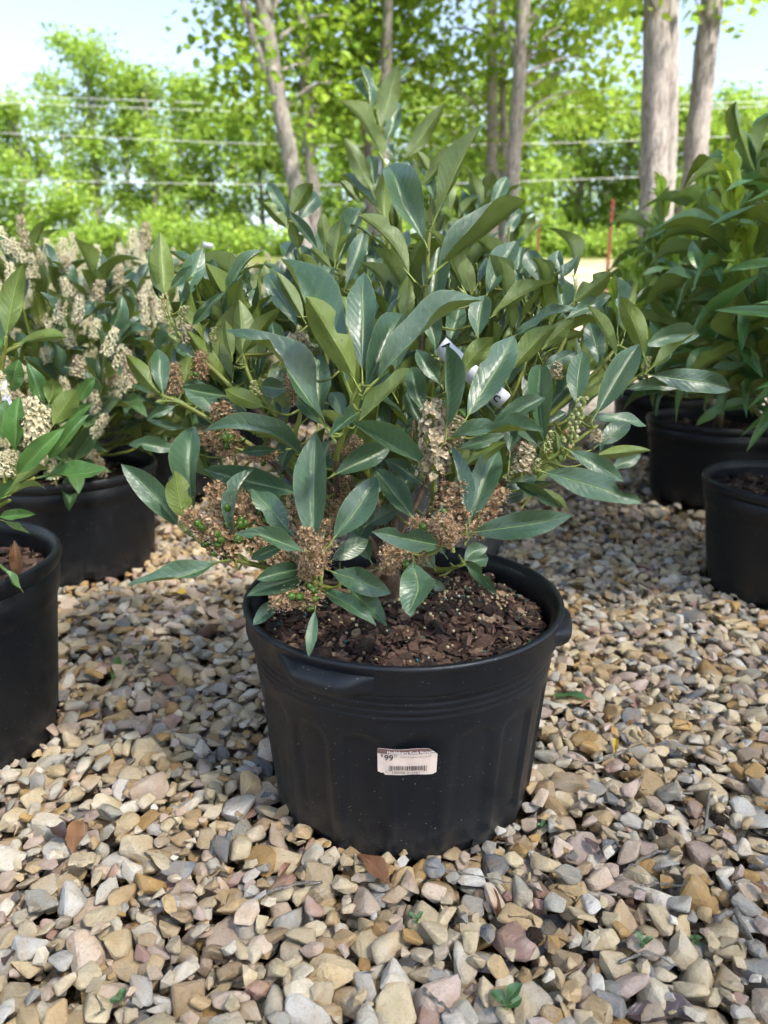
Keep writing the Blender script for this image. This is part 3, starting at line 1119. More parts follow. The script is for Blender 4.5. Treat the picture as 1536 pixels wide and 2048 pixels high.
LAUREL = leaf_set('laurel', 40, 50)
NARROW = leaf_set('narrow', 14, 90, hooky=0.55, bowm=0.45)
BITTEN = [leaf_proto(0.1, 0.15, 0.5, 0.1, 0, 0, 901, 'laurel', ((0.66, 0.10, 1, 0.75), (0.35, 0.06, -1, 0.3))),
          leaf_proto(0.12, 0.12, 0.6, 0.2, 0.1, 0, 902, 'laurel', ((0.80, 0.12, -1, 0.9),)),
          leaf_proto(0.05, 0.1, 0.9, 0.0, 0, 0, 903, 'laurel', ((0.9, 0.08, 1, 0.6), (0.55, 0.07, -1, 0.35)))]
_cache = {}


def leaf_mesh(protos, i, mats, tagname):
    k = (tagname, i)
    if k not in _cache:
        V, F, UV, MI = protos[i]
        _cache[k] = np_mesh('leaf', V, F, mats, None, UV, MI)
    return _cache[k]


def leaf_matrix(base, tip, normal, width):
    base = Vector(base); tip = Vector(tip)
    a = tip - base
    Ln = a.length
    yv = a / Ln
    nz = Vector(normal)
    nz = nz - yv * nz.dot(yv)
    if nz.length < 1e-4: nz = yv.orthogonal()
    nz.normalize()
    xv = yv.cross(nz)
    return Matrix(((xv.x * width, yv.x * Ln, nz.x * Ln, base.x), (xv.y * width, yv.y * Ln, nz.y * Ln, base.y),
                   (xv.z * width, yv.z * Ln, nz.z * Ln, base.z), (0, 0, 0, 1)))


def add_leaf(parent, base, tip, normal, width, protos=None, i=None, mats=None, tagname='laurel', name='leaf'):
    protos = protos or LAUREL
    mats = mats or [M['leaf'], M['petiole']]
    if i is None: i = random.randrange(len(protos))
    o = bpy.data.objects.new(name, leaf_mesh(protos, i, mats, tagname))
    mw = leaf_matrix(base, tip, normal, width)
    if parent is not None:
        mw = Matrix.Translation(-parent.location) @ mw
    o.matrix_local = mw
    link(o, parent)
    if parent is not None: o.matrix_local = mw
    return o


def traced(parent, bx, by, tx, ty, w, side, db, dt=None, proto=None, protos=None, mats=None, tagname='laurel', aspect=0.27):
    if dt is None: dt = db
    B, T = at(bx, by, db), at(tx, ty, dt)
    a = (T - B); Ln = a.length; a.normalize()
    mid = (B + T) / 2
    view = (CAMP - mid); dist = (mid - CAMP).dot(_fw)
    n0 = view.normalized(); n0 = (n0 - a * n0.dot(a)).normalized()
    wobs = w * dist / FPX * 0.95
    wreal = max(wobs, aspect * Ln * 0.92)
    roll = math.acos(min(1, max(0.25, wobs / wreal)))
    if roll < 0.12: roll = random.uniform(0, 0.3)
    best = None
    for sg in (1, -1):
        n = Matrix.Rotation(sg * roll, 3, a) @ n0
        if side == 'U': n = -n
        if best is None or n.z > best.z: best = n
    return add_leaf(parent, B, T, best, wreal, protos, proto, mats, tagname)


# ------------------------------------------------------------------ flower spikes (racemes)
def raceme_mesh(kind, seed):
    """upright spike, base at the origin, length 1 along +Y; radius about 0.2"""
    rg_ = np.random.default_rng(seed)
    mb = MB()
    pts = [(0.015 * math.sin(q * 3 + seed), q, 0.015 * math.cos(q * 2.3)) for q in np.linspace(-0.12, 0.97, 7)]
    tube(mb, pts, np.linspace(0.03, 0.012, 7), 5, 1, 0.5)
    n = {'spent': 190, 'white': 150, 'buff': 95, 'bud': 46}[kind]
    for i in range(n):
        t = (i + rg_.random()) / n
        ang = i * 2.399 + rg_.normal(0, 0.3)
        R = {'spent': 0.20, 'white': 0.19, 'buff': 0.19, 'bud': 0.13}[kind] * (1 - 0.45 * t ** 2) * rg_.uniform(0.45, 1.1)
        out = np.array([math.cos(ang), 0.35, math.sin(ang)]); out /= np.linalg.norm(out)
        c = np.array([math.cos(ang) * R, 0.04 + 0.93 * t + 0.05, math.sin(ang) * R])
        if kind in ('bud',):
            r = rg_.uniform(0.032, 0.05)
            rot = np.linalg.qr(rg_.normal(size=(3, 3)))[0]
            mb.add((ICO_V * np.array([1, 1.15, 1]) * r) @ rot.T + c, ICO_F.tolist(), None, 0, rg_.random())
            continue
        # a cup of petals around the outward direction
        e1 = np.cross(out, [0, 1, 0.3]); e1 /= np.linalg.norm(e1); e2 = np.cross(out, e1)
        k = 4 if kind == 'spent' else 5
        size = rg_.uniform(0.045, 0.08) if kind == 'spent' else (rg_.uniform(0.042, 0.068) if kind == 'white' else rg_.uniform(0.055, 0.09))
        for p in range(k):
            b = 2 * math.pi * p / k + rg_.normal(0, 0.35)
            op = rg_.uniform(0.3, 1.3) if kind == 'spent' else rg_.uniform(0.7, 1.35)
            d = math.cos(b) * e1 + math.sin(b) * e2
            side = np.cross(out, d)
            tip = c + size * (math.sin(op) * d + math.cos(op) * out)
            m_ = c + size * 0.6 * (math.sin(op * 0.7) * d + math.cos(op * 0.7) * out)
            wv = size * rg_.uniform(0.3, 0.5)
            rv = float(np.clip(rg_.normal(0.56, 0.24), 0, 0.92)) if kind == 'spent' else float(np.clip(rg_.normal(0.6, 0.25), 0, 1))
            mb.add([c, m_ + side * wv, tip, m_ - side * wv], [(0, 1, 2, 3)], None, 0, rv)
        # stamens end in pale dots
        for p in range(2):
            d = out * 0.9 + rg_.normal(0, 0.5, 3)
            q = c + d * size * 1.35
            s = 0.0075
            mb.add([q + [s, 0, 0], q + [0, s, 0], q + [0, 0, s], q - [s, s, s]], [(0, 1, 2), (0, 3, 1), (1, 3, 2), (2, 3, 0)], None, 0, 1.0 if kind != 'white' else 0.8)
    key = {'spent': 'spent', 'white': 'white_flower', 'buff': 'buff_flower', 'bud': 'bud'}[kind]
    return mb.mesh('flower_spike', [M[key], M['stem']], False)


RAC = {k: [raceme_mesh(k, 10 * q + 3) for q in range(4)] for k in ('spent', 'white', 'buff', 'bud')}
berry_me = MB()
berry_me.add(ICO_V, ICO_F.tolist())
bm = bmesh.new(); bmesh.ops.create_icosphere(bm, subdivisions=2, radius=1.0)
for v in bm.verts: v.co.y *= 1.5 if v.co.y > 0 else 1.2
BERRY = bpy.data.meshes.new('berry'); bm.to_mesh(BERRY); bm.free()
BERRY.materials.append(M['berry'])
for p in BERRY.polygons: p.use_smooth = True


def spike(parent, base, tip, rad, kind, berries=0):
    base, tip = Vector(base), Vector(tip)
    a = tip - base; Ln = a.length; yv = a.normalized()
    xv = yv.orthogonal().normalized(); zv = xv.cross(yv)
    o = bpy.data.objects.new('flower_spike', RAC[kind][random.randrange(4)])
    s = rad / 0.2
    mw = Matrix(((xv.x * s, yv.x * Ln, zv.x * s, base.x), (xv.y * s, yv.y * Ln, zv.y * s, base.y), (xv.z * s, yv.z * Ln, zv.z * s, base.z), (0, 0, 0, 1)))
    link(o, parent)
    loc = Matrix.Translation(-parent.location) @ mw
    o.matrix_local = loc
    for q in range(berries):
        t = random.uniform(0.05, 0.85)
        an = random.uniform(0, 6.28)
        dirv = (xv * math.cos(an) + zv * math.sin(an))
        if dirv.y > 0.2: dirv = -dirv
        c = base + a * t + dirv * rad * random.uniform(0.7, 1.05)
        b = bpy.data.objects.new('berry', BERRY)
        r = random.uniform(0.0032, 0.0044)
        link(b, o)
        qd = (dirv * 0.7 + yv * 0.5).normalized()
        x2 = qd.orthogonal().normalized(); z2 = x2.cross(qd)
        wm = Matrix(((x2.x * r, qd.x * r, z2.x * r, c.x), (x2.y * r, qd.y * r, z2.y * r, c.y), (x2.z * r, qd.z * r, z2.z * r, c.z), (0, 0, 0, 1)))
        b.matrix_local = mw.inverted() @ wm
    return o


# ------------------------------------------------------------------ the laurel in the big pot
shrub = empty('laurel_shrub', (POT_MAIN[0] + 0.005, 0.80, ZS), 'laurel with brown spent flowers and green berries in the big middle pot', 'shrub', 'potted laurels')
HUB = at(775, 1130, 0.845)
STEMS = [
    [(722, 768, .685), (704, 805, .69), (690, 860, .70), (672, 935, .73), (690, 1030, .80)],
    [(862, 390, .785), (858, 470, .785), (853, 560, .79), (848, 640, .80), (835, 780, .82), (805, 960, .84)],
    [(622, 1118, .69), (622, 1150, .70), (650, 1175, .74), (715, 1180, .81)],
    [(935, 1062, .69), (905, 1080, .70), (860, 1098, .73), (815, 1120, .80)],
    [(1195, 850, .745), (1120, 905, .745), (1060, 940, .75), (1000, 968, .77), (900, 1050, .82)],
    [(1290, 742, .785), (1235, 785, .79), (1160, 850, .80), (1040, 950, .82), (890, 1060, .84)],
    [(1236, 690, .80), (1195, 740, .80), (1110, 820, .82), (960, 960, .84)],
    [(1072, 600, .86), (1066, 660, .86), (1030, 780, .86), (930, 950, .86)],
    [(925, 742, .705), (914, 800, .71), (904, 860, .72), (886, 920, .74), (870, 1010, .79)],
    [(868, 900, .70), (866, 960, .715), (862, 1010, .75), (840, 1080, .80)],
    [(357, 1046, .73), (420, 1098, .725), (490, 1124, .73), (560, 1140, .76), (660, 1165, .82)],
    [(328, 588, .80), (347, 650, .80), (385, 700, .80), (435, 748, .80), (490, 800, .80), (560, 865, .81), (660, 990, .83)],
    [(486, 710, .775), (502, 760, .775), (545, 822, .785), (590, 880, .80)],
    [(322, 790, .765), (372, 812, .77), (440, 852, .78), (520, 905, .79), (640, 1010, .83)],
    [(584, 440, .90), (604, 520, .90), (630, 620, .89), (665, 760, .87), (720, 930, .85)],
    [(680, 540, .88), (690, 610, .88), (715, 760, .87), (740, 900, .86)],
    [(605, 760, .735), (600, 830, .745), (592, 890, .76), (640, 980, .80)],
    [(790, 560, .86), (785, 700, .86), (780, 880, .86)],
    [(960, 560, .90), (945, 700, .89), (880, 900, .87)],
    [(450, 600, .84), (480, 720, .84), (560, 850, .84), (680, 1000, .85)],
    [(1150, 590, .84), (1120, 700, .84), (1000, 880, .85)],
    [(930, 1128, .75), (880, 1140, .79)],
]
samples = []
for st in STEMS:
    pts = [np.array(at(*p)) for p in st] + [np.array(HUB)]
    C = catmull(pts, 7 * len(pts))
    mb = MB()
    rad = np.linspace(0.0017, 0.0042, len(C)) * (0.85 if st[0][2] > .84 else 1.0)
    tube(mb, C, rad, 7, 0)
    # lower half is brown wood
    nb = int(len(C) * 0.55)
    mi = mb.mi
    for q in range(len(mi)):
        if q // 7 >= nb and q < len(mi) - 2: mi[q] = 1
    mb.build('branch', [M['stem'], M['wood']], shrub, offset=shrub.location)
    samples.append(C[:int(len(C) * 0.8)])
SAMP = np.concatenate(samples)
mb = MB()
tb = at(790, 1240, 0.868)
C = catmull([np.array((tb.x, tb.y, ZS - 0.01)), np.array(at(786, 1190, .866)), np.array(HUB), np.array(at(770, 1060, .85))], 16)
tube(mb, C, np.linspace(0.0165, 0.010, 16) * (1 + 0.06 * np.sin(np.arange(16) * 1.9)), 14, 0)
mb.build('trunk', M['wood'], shrub, offset=shrub.location)

T_, U_ = 'T', 'U'
LEAVES = [
    # shoot at the front, centre
    (694, 767, 574, 499, 62, T_, .70, .74), (709, 762, 610, 590, 70, U_, .675, .63), (724, 738, 725, 538, 62, T_, .69, .73),
    (733, 775, 807, 616, 52, T_, .69, .73), (756, 757, 962, 586, 52, T_, .68, .69), (715, 826, 785, 748, 38, T_, .70, .74),
    (718, 842, 820, 737, 34, U_, .685, .66), (654, 856, 482, 632, 42, T_, .69, .66), (651, 852, 590, 790, 28, T_, .70, .72),
    (684, 832, 662, 782, 36, T_, .715, .73), (712, 828, 658, 872, 32, T_, .665, .62), (852, 931, 703, 843, 44, T_, .71, .68),
    (670, 949, 785, 888, 50, T_, .725, .745),
    # low shoot, centre left
    (626, 1088, 632, 864, 72, T_, .685, .70), (668, 1076, 754, 952, 64, T_, .70, .715), (608, 1103, 481, 1059, 34, T_, .67, .64),
    (588, 1074, 503, 976, 52, T_, .705, .73), (502, 1119, 568, 1092, 26, T_, .67, .66), (600, 1139, 511, 1160, 36, T_, .69, .665),
    (614, 1150, 496, 1190, 44, T_, .70, .67), (664, 1143, 782, 1186, 52, T_, .70, .68), (650, 1182, 746, 1238, 38, T_, .70, .665),
    (700, 1178, 772, 1247, 42, T_, .715, .68), (630, 1222, 617, 1312, 24, T_, .68, .665), (556, 1198, 507, 1250, 32, T_, .69, .68),
    (664, 1120, 738, 1078, 40, T_, .74, .76), (690, 1110, 745, 1030, 42, T_, .78, .80),
    # low shoot, centre right
    (945, 1065, 1141, 1031, 58, T_, .695, .66), (932, 1050, 904, 893, 30, T_, .69, .71), (940, 1042, 998, 900, 56, T_, .70, .735),
    (881, 1092, 748, 1064, 52, T_, .68, .625), (826, 1125, 815, 1224, 74, T_, .675, .635), (928, 1122, 976, 1093, 32, T_, .75, .76),
    (925, 1132, 977, 1116, 40, T_, .77, .79), (930, 1122, 993, 1189, 28, T_, .745, .72), (868, 1136, 838, 1095, 40, T_, .77, .78),
    (850, 1160, 890, 1180, 22, T_, .80, .80), (815, 1180, 822, 1235, 26, T_, .70, .69), (890, 1110, 850, 1050, 40, T_, .77, .79),
    # the long right branch
    (1090, 945, 1286, 1003, 62, T_, .72, .695), (1140, 902, 1248, 962, 38, T_, .73, .72), (1192, 828, 1278, 689, 56, T_, .74, .765),
    (1178, 832, 1296, 848, 22, T_, .76, .77), (1196, 910, 1300, 900, 28, U_, .76, .755), (1224, 938, 1282, 910, 30, T_, .785, .79),
    (1152, 806, 1165, 696, 48, T_, .76, .785), (1088, 884, 1081, 724, 50, T_, .735, .77), (978, 862, 1091, 792, 42, T_, .72, .72),
    (903, 876, 1087, 856, 36, T_, .70, .675), (918, 897, 1010, 868, 28, T_, .715, .71), (928, 932, 1012, 884, 30, U_, .705, .70),
    (893, 856, 893, 690, 38, T_, .695, .70), (935, 832, 1031, 664, 68, T_, .71, .75), (925, 746, 986, 674, 46, U_, .70, .685),
    (1196, 890, 1262, 840, 40, T_, .82, .83), (1200, 905, 1245, 830, 40, T_, .83, .85), (1110, 860, 1120, 925, 24, U_, .78, .77),
    (1030, 965, 1120, 1015, 28, T_, .77, .75), (1010, 975, 1075, 950, 34, T_, .78, .79), (1060, 985, 1138, 1018, 18, U_, .78, .77),
    (1000, 1000, 1055, 985, 30, T_, .80, .80), (1075, 890, 1020, 835, 36, T_, .80, .82), (1020, 905, 1030, 815, 34, T_, .79, .82),
    # right-hand top
    (1302, 750, 1463, 779, 50, T_, .785, .79), (1252, 778, 1364, 772, 28, T_, .80, .80), (1289, 715, 1243, 590, 44, U_, .775, .75),
    (1290, 690, 1405, 668, 44, T_, .81, .83), (1235, 656, 1232, 545, 24, T_, .80, .815), (1250, 662, 1272, 565, 36, U_, .82, .83),
    (1233, 712, 1174, 609, 24, U_, .785, .77), (1197, 729, 1178, 643, 42, T_, .805, .82), (1310, 745, 1345, 700, 20, T_, .79, .79),
    (1300, 738, 1392, 664, 18, U_, .775, .76), (1210, 750, 1160, 790, 30, U_, .82, .82),
    # right upper
    (974, 588, 1033, 482, 54, T_, .82, .855), (878, 535, 1052, 403, 30, T_, .745, .755), (941, 585, 922, 507, 42, U_, .84, .83),
    (862, 620, 886, 458, 60, T_, .81, .83), (930, 582, 862, 455, 20, U_, .77, .755), (982, 634, 1112, 561, 30, U_, .80, .775),
    (956, 674, 969, 585, 48, T_, .765, .785), (1030, 671, 1161, 604, 28, T_, .80, .775), (1021, 742, 1112, 649, 46, U_, .77, .755),
    (1090, 692, 1147, 640, 38, U_, .79, .78), (1080, 562, 1055, 499, 44, T_, .87, .875), (1110, 592, 1118, 500, 36, T_, .885, .89),
    (1148, 604, 1222, 544, 46, U_, .82, .80), (1086, 598, 1158, 513, 16, T_, .84, .84), (1147, 556, 1109, 449, 16, U_, .86, .85),
    (1135, 636, 1222, 590, 32, T_, .82, .83), (1085, 737, 1155, 703, 30, T_, .80, .80), (815, 602, 812, 553, 32, U_, .82, .81),
    (836, 602, 838, 545, 24, U_, .83, .83), (1060, 640, 1040, 570, 26, U_, .86, .85), (1068, 620, 1030, 540, 24, T_, .87, .88),
    (1000, 790, 1050, 700, 40, T_, .82, .84), (960, 800, 985, 715, 34, T_, .84, .85), (1075, 660, 1130, 575, 26, T_, .87, .87),
    (1030, 560, 1045, 490, 26, T_, .92, .93), (900, 560, 915, 470, 38, T_, .88, .89), (965, 545, 975, 470, 32, U_, .92, .93),
    # the tall stem
    (848, 480, 775, 312, 68, T_, .775, .79), (873, 430, 959, 251, 38, U_, .775, .745), (818, 548, 714, 430, 34, U_, .765, .735),
    # left top
    (582, 441, 533, 362, 26, T_, .90, .91), (584, 428, 625, 366, 38, U_, .89, .875), (597, 439, 642, 383, 38, T_, .90, .92),
    (574, 456, 527, 405, 30, U_, .89, .875), (596, 498, 583, 443, 34, U_, .885, .87), (635, 498, 579, 424, 22, T_, .88, .875),
    (650, 495, 645, 425, 30, U_, .89, .88), (670, 527, 684, 438, 42, U_, .87, .86), (678, 523, 722, 415, 44, T_, .88, .90),
    (693, 568, 731, 456, 36, T_, .87, .885), (662, 535, 622, 495, 20, U_, .87, .865), (648, 574, 666, 529, 30, T_, .86, .87),
    (595, 653, 533, 545, 42, T_, .80, .83), (606, 636, 551, 542, 30, U_, .79, .80), (660, 596, 689, 559, 24, U_, .82, .81),
    (700, 628, 669, 594, 32, U_, .80, .79), (775, 613, 793, 555, 38, T_, .84, .86), (809, 652, 813, 552, 36, U_, .82, .81),
    (452, 584, 525, 495, 24, T_, .82, .82), (560, 600, 545, 530, 30, T_, .86, .87), (610, 560, 590, 500, 30, T_, .90, .91),
    (540, 580, 528, 530, 26, U_, .87, .87), (740, 560, 760, 470, 36, T_, .90, .91), (735, 650, 760, 570, 34, T_, .84, .85),
    # left
    (330, 588, 321, 464, 52, U_, .80, .81), (318, 588, 297, 490, 24, T_, .815, .825), (363, 608, 406, 497, 44, T_, .80, .835),
    (342, 576, 385, 531, 24, T_, .79, .785), (425, 593, 423, 534, 34, T_, .845, .855), (436, 630, 453, 587, 34, U_, .83, .82),
    (384, 650, 444, 583, 24, T_, .785, .77), (446, 635, 488, 561, 30, T_, .82, .835), (511, 624, 506, 576, 28, T_, .86, .87),
    (506, 577, 517, 547, 28, U_, .87, .87), (485, 714, 478, 600, 50, U_, .785, .79), (464, 713, 450, 641, 26, U_, .765, .755),
    (483, 710, 559, 613, 32, U_, .76, .735), (512, 722, 521, 668, 42, U_, .785, .78), (514, 762, 531, 658, 34, T_, .80, .82),
    (326, 786, 318, 692, 38, T_, .765, .775), (324, 790, 255, 708, 38, U_, .765, .75), (366, 767, 377, 711, 40, U_, .785, .78),
    (452, 792, 362, 775, 28, T_, .745, .72), (440, 832, 371, 764, 50, T_, .78, .79), (527, 813, 449, 778, 40, U_, .71, .69),
    (350, 812, 292, 839, 20, T_, .765, .755), (376, 808, 310, 803, 16, U_, .77, .765), (577, 777, 518, 770, 42, T_, .765, .77),
    (386, 717, 354, 690, 32, T_, .80, .80), (362, 692, 338, 672, 24, U_, .80, .80), (320, 600, 305, 545, 22, T_, .83, .83),
    (410, 650, 440, 600, 30, T_, .84, .85), (560, 720, 545, 640, 36, T_, .83, .85), (545, 800, 560, 730, 36, T_, .82, .83),
    (500, 860, 440, 800, 40, T_, .81, .82), (610, 820, 580, 740, 36, T_, .80, .82),
    # low left
    (388, 1018, 381, 842, 57, T_, .74, .755), (357, 1051, 243, 928, 52, T_, .73, .71), (366, 1042, 349, 942, 54, U_, .715, .70),
    (356, 900, 257, 885, 32, T_, .785, .77), (368, 856, 295, 839, 18, T_, .79, .78), (438, 1123, 252, 1164, 38, T_, .705, .68),
    (469, 1072, 509, 936, 28, T_, .715, .725), (608, 913, 412, 847, 42, T_, .735, .70), (598, 986, 408, 938, 52, T_, .76, .745),
    (552, 900, 482, 903, 22, T_, .755, .75), (448, 882, 431, 856, 26, U_, .765, .76), (372, 1000, 340, 950, 30, T_, .76, .77),
    (470, 960, 420, 990, 30, T_, .78, .77), (560, 950, 590, 880, 40, T_, .80, .82), (520, 1040, 560, 960, 38, T_, .78, .80),
    # centre
    (827, 1036, 743, 931, 54, T_, .735, .755), (845, 968, 771, 918, 34, T_, .75, .76), (851, 829, 821, 725, 42, T_, .745, .765),
    (846, 850, 812, 782, 38, T_, .765, .775), (881, 769, 833, 699, 36, T_, .775, .785), (636, 842, 640, 702, 56, T_, .80, .82),
    (774, 862, 770, 783, 36, T_, .82, .83), (566, 842, 556, 785, 36, T_, .82, .83), (700, 1020, 770, 960, 44, T_, .79, .80),
    (735, 1050, 800, 1015, 40, T_, .78, .78), (790, 1000, 830, 930, 44, T_, .80, .82), (640, 960, 660, 880, 44, T_, .78, .80),
    (800, 900, 820, 820, 38, T_, .82, .83), (700, 700, 690, 620, 40, T_, .79, .80), (900, 780, 925, 690, 38, T_, .80, .81),
    (870, 700, 850, 610, 40, T_, .80, .81), (900, 690, 920, 600, 42, T_, .81, .83), (790, 740, 800, 660, 40, T_, .80, .81),
    (580, 1000, 640, 960, 40, T_, .80, .80), (740, 1120, 700, 1060, 44, T_, .79, .80), (850, 1060, 900, 1000, 42, T_, .80, .82),
]
BITE = {(881, 1092): 0, (1090, 945): 1, (366, 1042): 2, (588, 1074): 2}
for (bx, by, tx, ty, w, sd, d0, d1) in LEAVES:
    kw = {}
    if (bx, by) in BITE: kw = dict(proto=BITE[(bx, by)], protos=BITTEN, tagname='bitten')
    traced(shrub, bx, by, tx, ty, w, sd, d0, d1, **kw)

# twigs join every leaf stalk to the nearest branch
tw = 0
for (bx, by, tx, ty, w, sd, d0, d1) in LEAVES:
    B = np.array(at(bx, by, d0)); T2 = np.array(at(tx, ty, d1))
    dirb = (B - T2) / np.linalg.norm(B - T2)
    B2 = B + dirb * 0.010
    dist = np.linalg.norm(SAMP - B2, axis=1)
    # prefer nodes lower down
    k = int(np.argmin(dist + np.where(SAMP[:, 2] > B2[2] + 0.01, 0.03, 0)))
    if dist[k] < 0.006: continue
    P = SAMP[k]
    midp = (B2 + P) / 2 + np.array([0, 0, -0.15 * dist[k]])
    mb = MB(); tube(mb, catmull([B2, midp, P], 7), np.linspace(0.0010, 0.0016, 7), 5, 0)
    mb.build('twig', [M['stem']], shrub, offset=shrub.location)

# leaves in the depth of the bush and round its back, in whorls on short shoots
OUT = [(300, 500), (420, 505), (530, 500), (600, 440), (690, 425), (760, 440), (850, 455), (950, 440), (1035, 480), (1105, 505), (1190, 600), (1260, 700), (1230, 850), (1180, 930), (1050, 1000), (950, 1080), (870, 1120), (640, 1130), (520, 1100), (420, 1010), (385, 900), (310, 790), (330, 640)]


def inside(px, py):
    c = False
    j = len(OUT) - 1
    for i in range(len(OUT)):
        xi, yi = OUT[i]; xj, yj = OUT[j]
        if (yi > py) != (yj > py) and px < (xj - xi) * (py - yi) / (yj - yi) + xi: c = not c
        j = i
    return c


def whorl(add, tip, axis, n, length, aspect, spread=(0.45, 0.95), droop=0.0, rgx=random):
    axis = Vector(axis).normalized()
    e1 = axis.orthogonal().normalized(); e2 = axis.cross(e1)
    off = rgx.uniform(0, 6.28)
    for i in range(n):
        an = off + i * 2.399 + rgx.uniform(-.2, .2)
        rad = e1 * math.cos(an) + e2 * math.sin(an)
        el = rgx.uniform(*spread) * (0.75 + 0.5 * i / n)
        dv = axis * math.cos(el) + rad * math.sin(el)
        dv.z -= droop * rgx.uniform(0.5, 1.3)
        dv.normalize()
        Ln = length * rgx.uniform(0.72, 1.12)
        b = Vector(tip) - axis * (0.008 * i) + dv * 0.012
        nrm = axis * math.sin(el) - rad * math.cos(el)
        nrm = nrm + Vector((rgx.gauss(0, .2), rgx.gauss(0, .2), rgx.gauss(0, .2) + 0.25))
        add(b, b + dv * Ln, nrm, Ln * aspect * rgx.uniform(0.85, 1.1))


nfill = [0]
fill_mass = None
CEN = Vector((0.02, 0.83, 0.33))
tries = 0
fills = []
while nfill[0] < 400 and tries < 4000:
    tries += 1
    px, py = random.uniform(300, 1260), random.uniform(430, 1120)
    if not inside(px, py): continue
    tip = at(px, py, random.uniform(0.815, 0.99))
    if tip.z < ZS + 0.07: continue
    got = []

    def add(b, t, n, w):
        a1 = topx(t); am = topx((Vector(b) + Vector(t)) / 2)
        if not (inside(a1[0], a1[1]) and inside(am[0], am[1])) or a1[2] < 0.775 or t[2] < ZS + 0.03: return
        fills.append((b, t, n, w)); nfill[0] += 1; got.append(1)
    ax = ((tip - CEN).normalized() * 0.8 + Vector((random.gauss(0, .2), random.gauss(0, .2), 0.75))).normalized()
    whorl(add, tip, ax, random.choice((5, 6, 7)), 0.090, 0.255, spread=(0.3, 0.85))
    if got:
        P = SAMP[int(np.argmin(np.linalg.norm(SAMP - np.array(tip), axis=1) + np.where(SAMP[:, 2] > tip.z, 0.05, 0)))]
        mb = MB(); tube(mb, catmull([np.array(tip), (np.array(tip) + P) / 2 + [0, 0, -0.01], P], 8), np.linspace(0.0014, 0.0022, 8), 5, 0)
        mb.build('twig', [M['stem']], shrub, offset=shrub.location)
fills.sort(key=lambda q: topx(q[1])[2])
room = max(0, 298 - len(LEAVES))
for (b, t, n, w) in fills[:room]: add_leaf(shrub, b, t, n, w)
REST = fills[room:]

SPIKES = [
    # base, tip, radius px, kind, berries
    (482, 1110, .725, 372, 1030, .70, 26, 'spent', 7), (500, 1104, .73, 428, 972, .715, 27, 'spent', 8), (538, 1110, .735, 470, 985, .73, 26, 'spent', 6),
    (562, 1120, .74, 512, 1010, .735, 24, 'spent', 3), (470, 1110, .735, 425, 1060, .71, 24, 'spent', 5),
    (628, 1140, .70, 590, 995, .705, 24, 'spent', 0), (632, 1135, .705, 655, 1045, .715, 24, 'spent', 0), (612, 1150, .71, 520, 1090, .705, 22, 'spent', 1),
    (640, 1155, .685, 610, 1060, .675, 20, 'spent', 0),
    (650, 1188, .70, 545, 1203, .67, 20, 'spent', 7), (610, 1150, .69, 625, 1110, .66, 18, 'spent', 0),
    (905, 1090, .70, 903, 968, .70, 34, 'spent', 1), (935, 1078, .705, 1000, 978, .715, 26, 'spent', 0), (885, 1085, .695, 826, 1042, .68, 20, 'spent', 1),
    (862, 1105, .705, 768, 1108, .685, 22, 'spent', 3), (800, 1105, .70, 775, 1142, .68, 18, 'spent', 0), (900, 1090, .685, 880, 1035, .67, 24, 'spent', 0),
    (868, 965, .715, 866, 808, .70, 32, 'buff', 0), (904, 880, .71, 922, 838, .715, 20, 'buff', 0), (890, 905, .72, 905, 850, .72, 18, 'buff', 0),
    (604, 762, .735, 596, 668, .73, 26, 'buff', 0), (598, 730, .735, 570, 700, .73, 12, 'buff', 0),
    (458, 872, .775, 438, 808, .77, 24, 'spent', 2), (480, 900, .765, 400, 872, .765, 22, 'spent', 4), (350, 795, .775, 346, 728, .775, 16, 'spent', 0),
    (398, 765, .79, 402, 704, .79, 16, 'spent', 1), (470, 905, .77, 455, 850, .77, 18, 'spent', 1),
    (688, 915, .735, 716, 876, .735, 16, 'spent', 0), (690, 930, .75, 665, 885, .745, 14, 'spent', 0), (700, 1010, .76, 690, 955, .755, 18, 'spent', 0),
    (680, 1060, .745, 672, 1000, .74, 16, 'spent', 0), (600, 815, .76, 575, 750, .755, 14, 'spent', 0), (560, 905, .77, 500, 915, .765, 14, 'spent', 1),
    (1132, 905, .742, 1166, 796, .735, 22, 'bud', 0), (1088, 908, .742, 1103, 862, .737, 15, 'bud', 0), (1042, 952, .745, 1056, 888, .74, 20, 'buff', 0),
    (1070, 945, .742, 1077, 918, .735, 12, 'bud', 0), (1195, 880, .755, 1190, 862, .75, 14, 'buff', 0), (1010, 960, .75, 1025, 945, .745, 12, 'bud', 0),
    (1290, 742, .78, 1298, 714, .778, 12, 'bud', 0), (340, 655, .795, 322, 592, .79, 11, 'bud', 0), (358, 650, .795, 371, 612, .79, 14, 'bud', 0),
    (372, 690, .795, 378, 650, .79, 12, 'buff', 0), (512, 795, .745, 506, 762, .74, 16, 'bud', 0), (425, 690, .80, 428, 655, .80, 12, 'bud', 0),
    (960, 860, .74, 968, 838, .735, 12, 'bud', 0), (848, 960, .735, 850, 925, .73, 12, 'bud', 0), (1110, 760, .80, 1116, 725, .80, 12, 'buff', 0),
]
for (bx, by, d0, tx, ty, d1, rp, kd, nb) in SPIKES:
    spike(shrub, at(bx, by, d0), at(tx, ty, d1), rp * d0 / FPX, kd, nb)

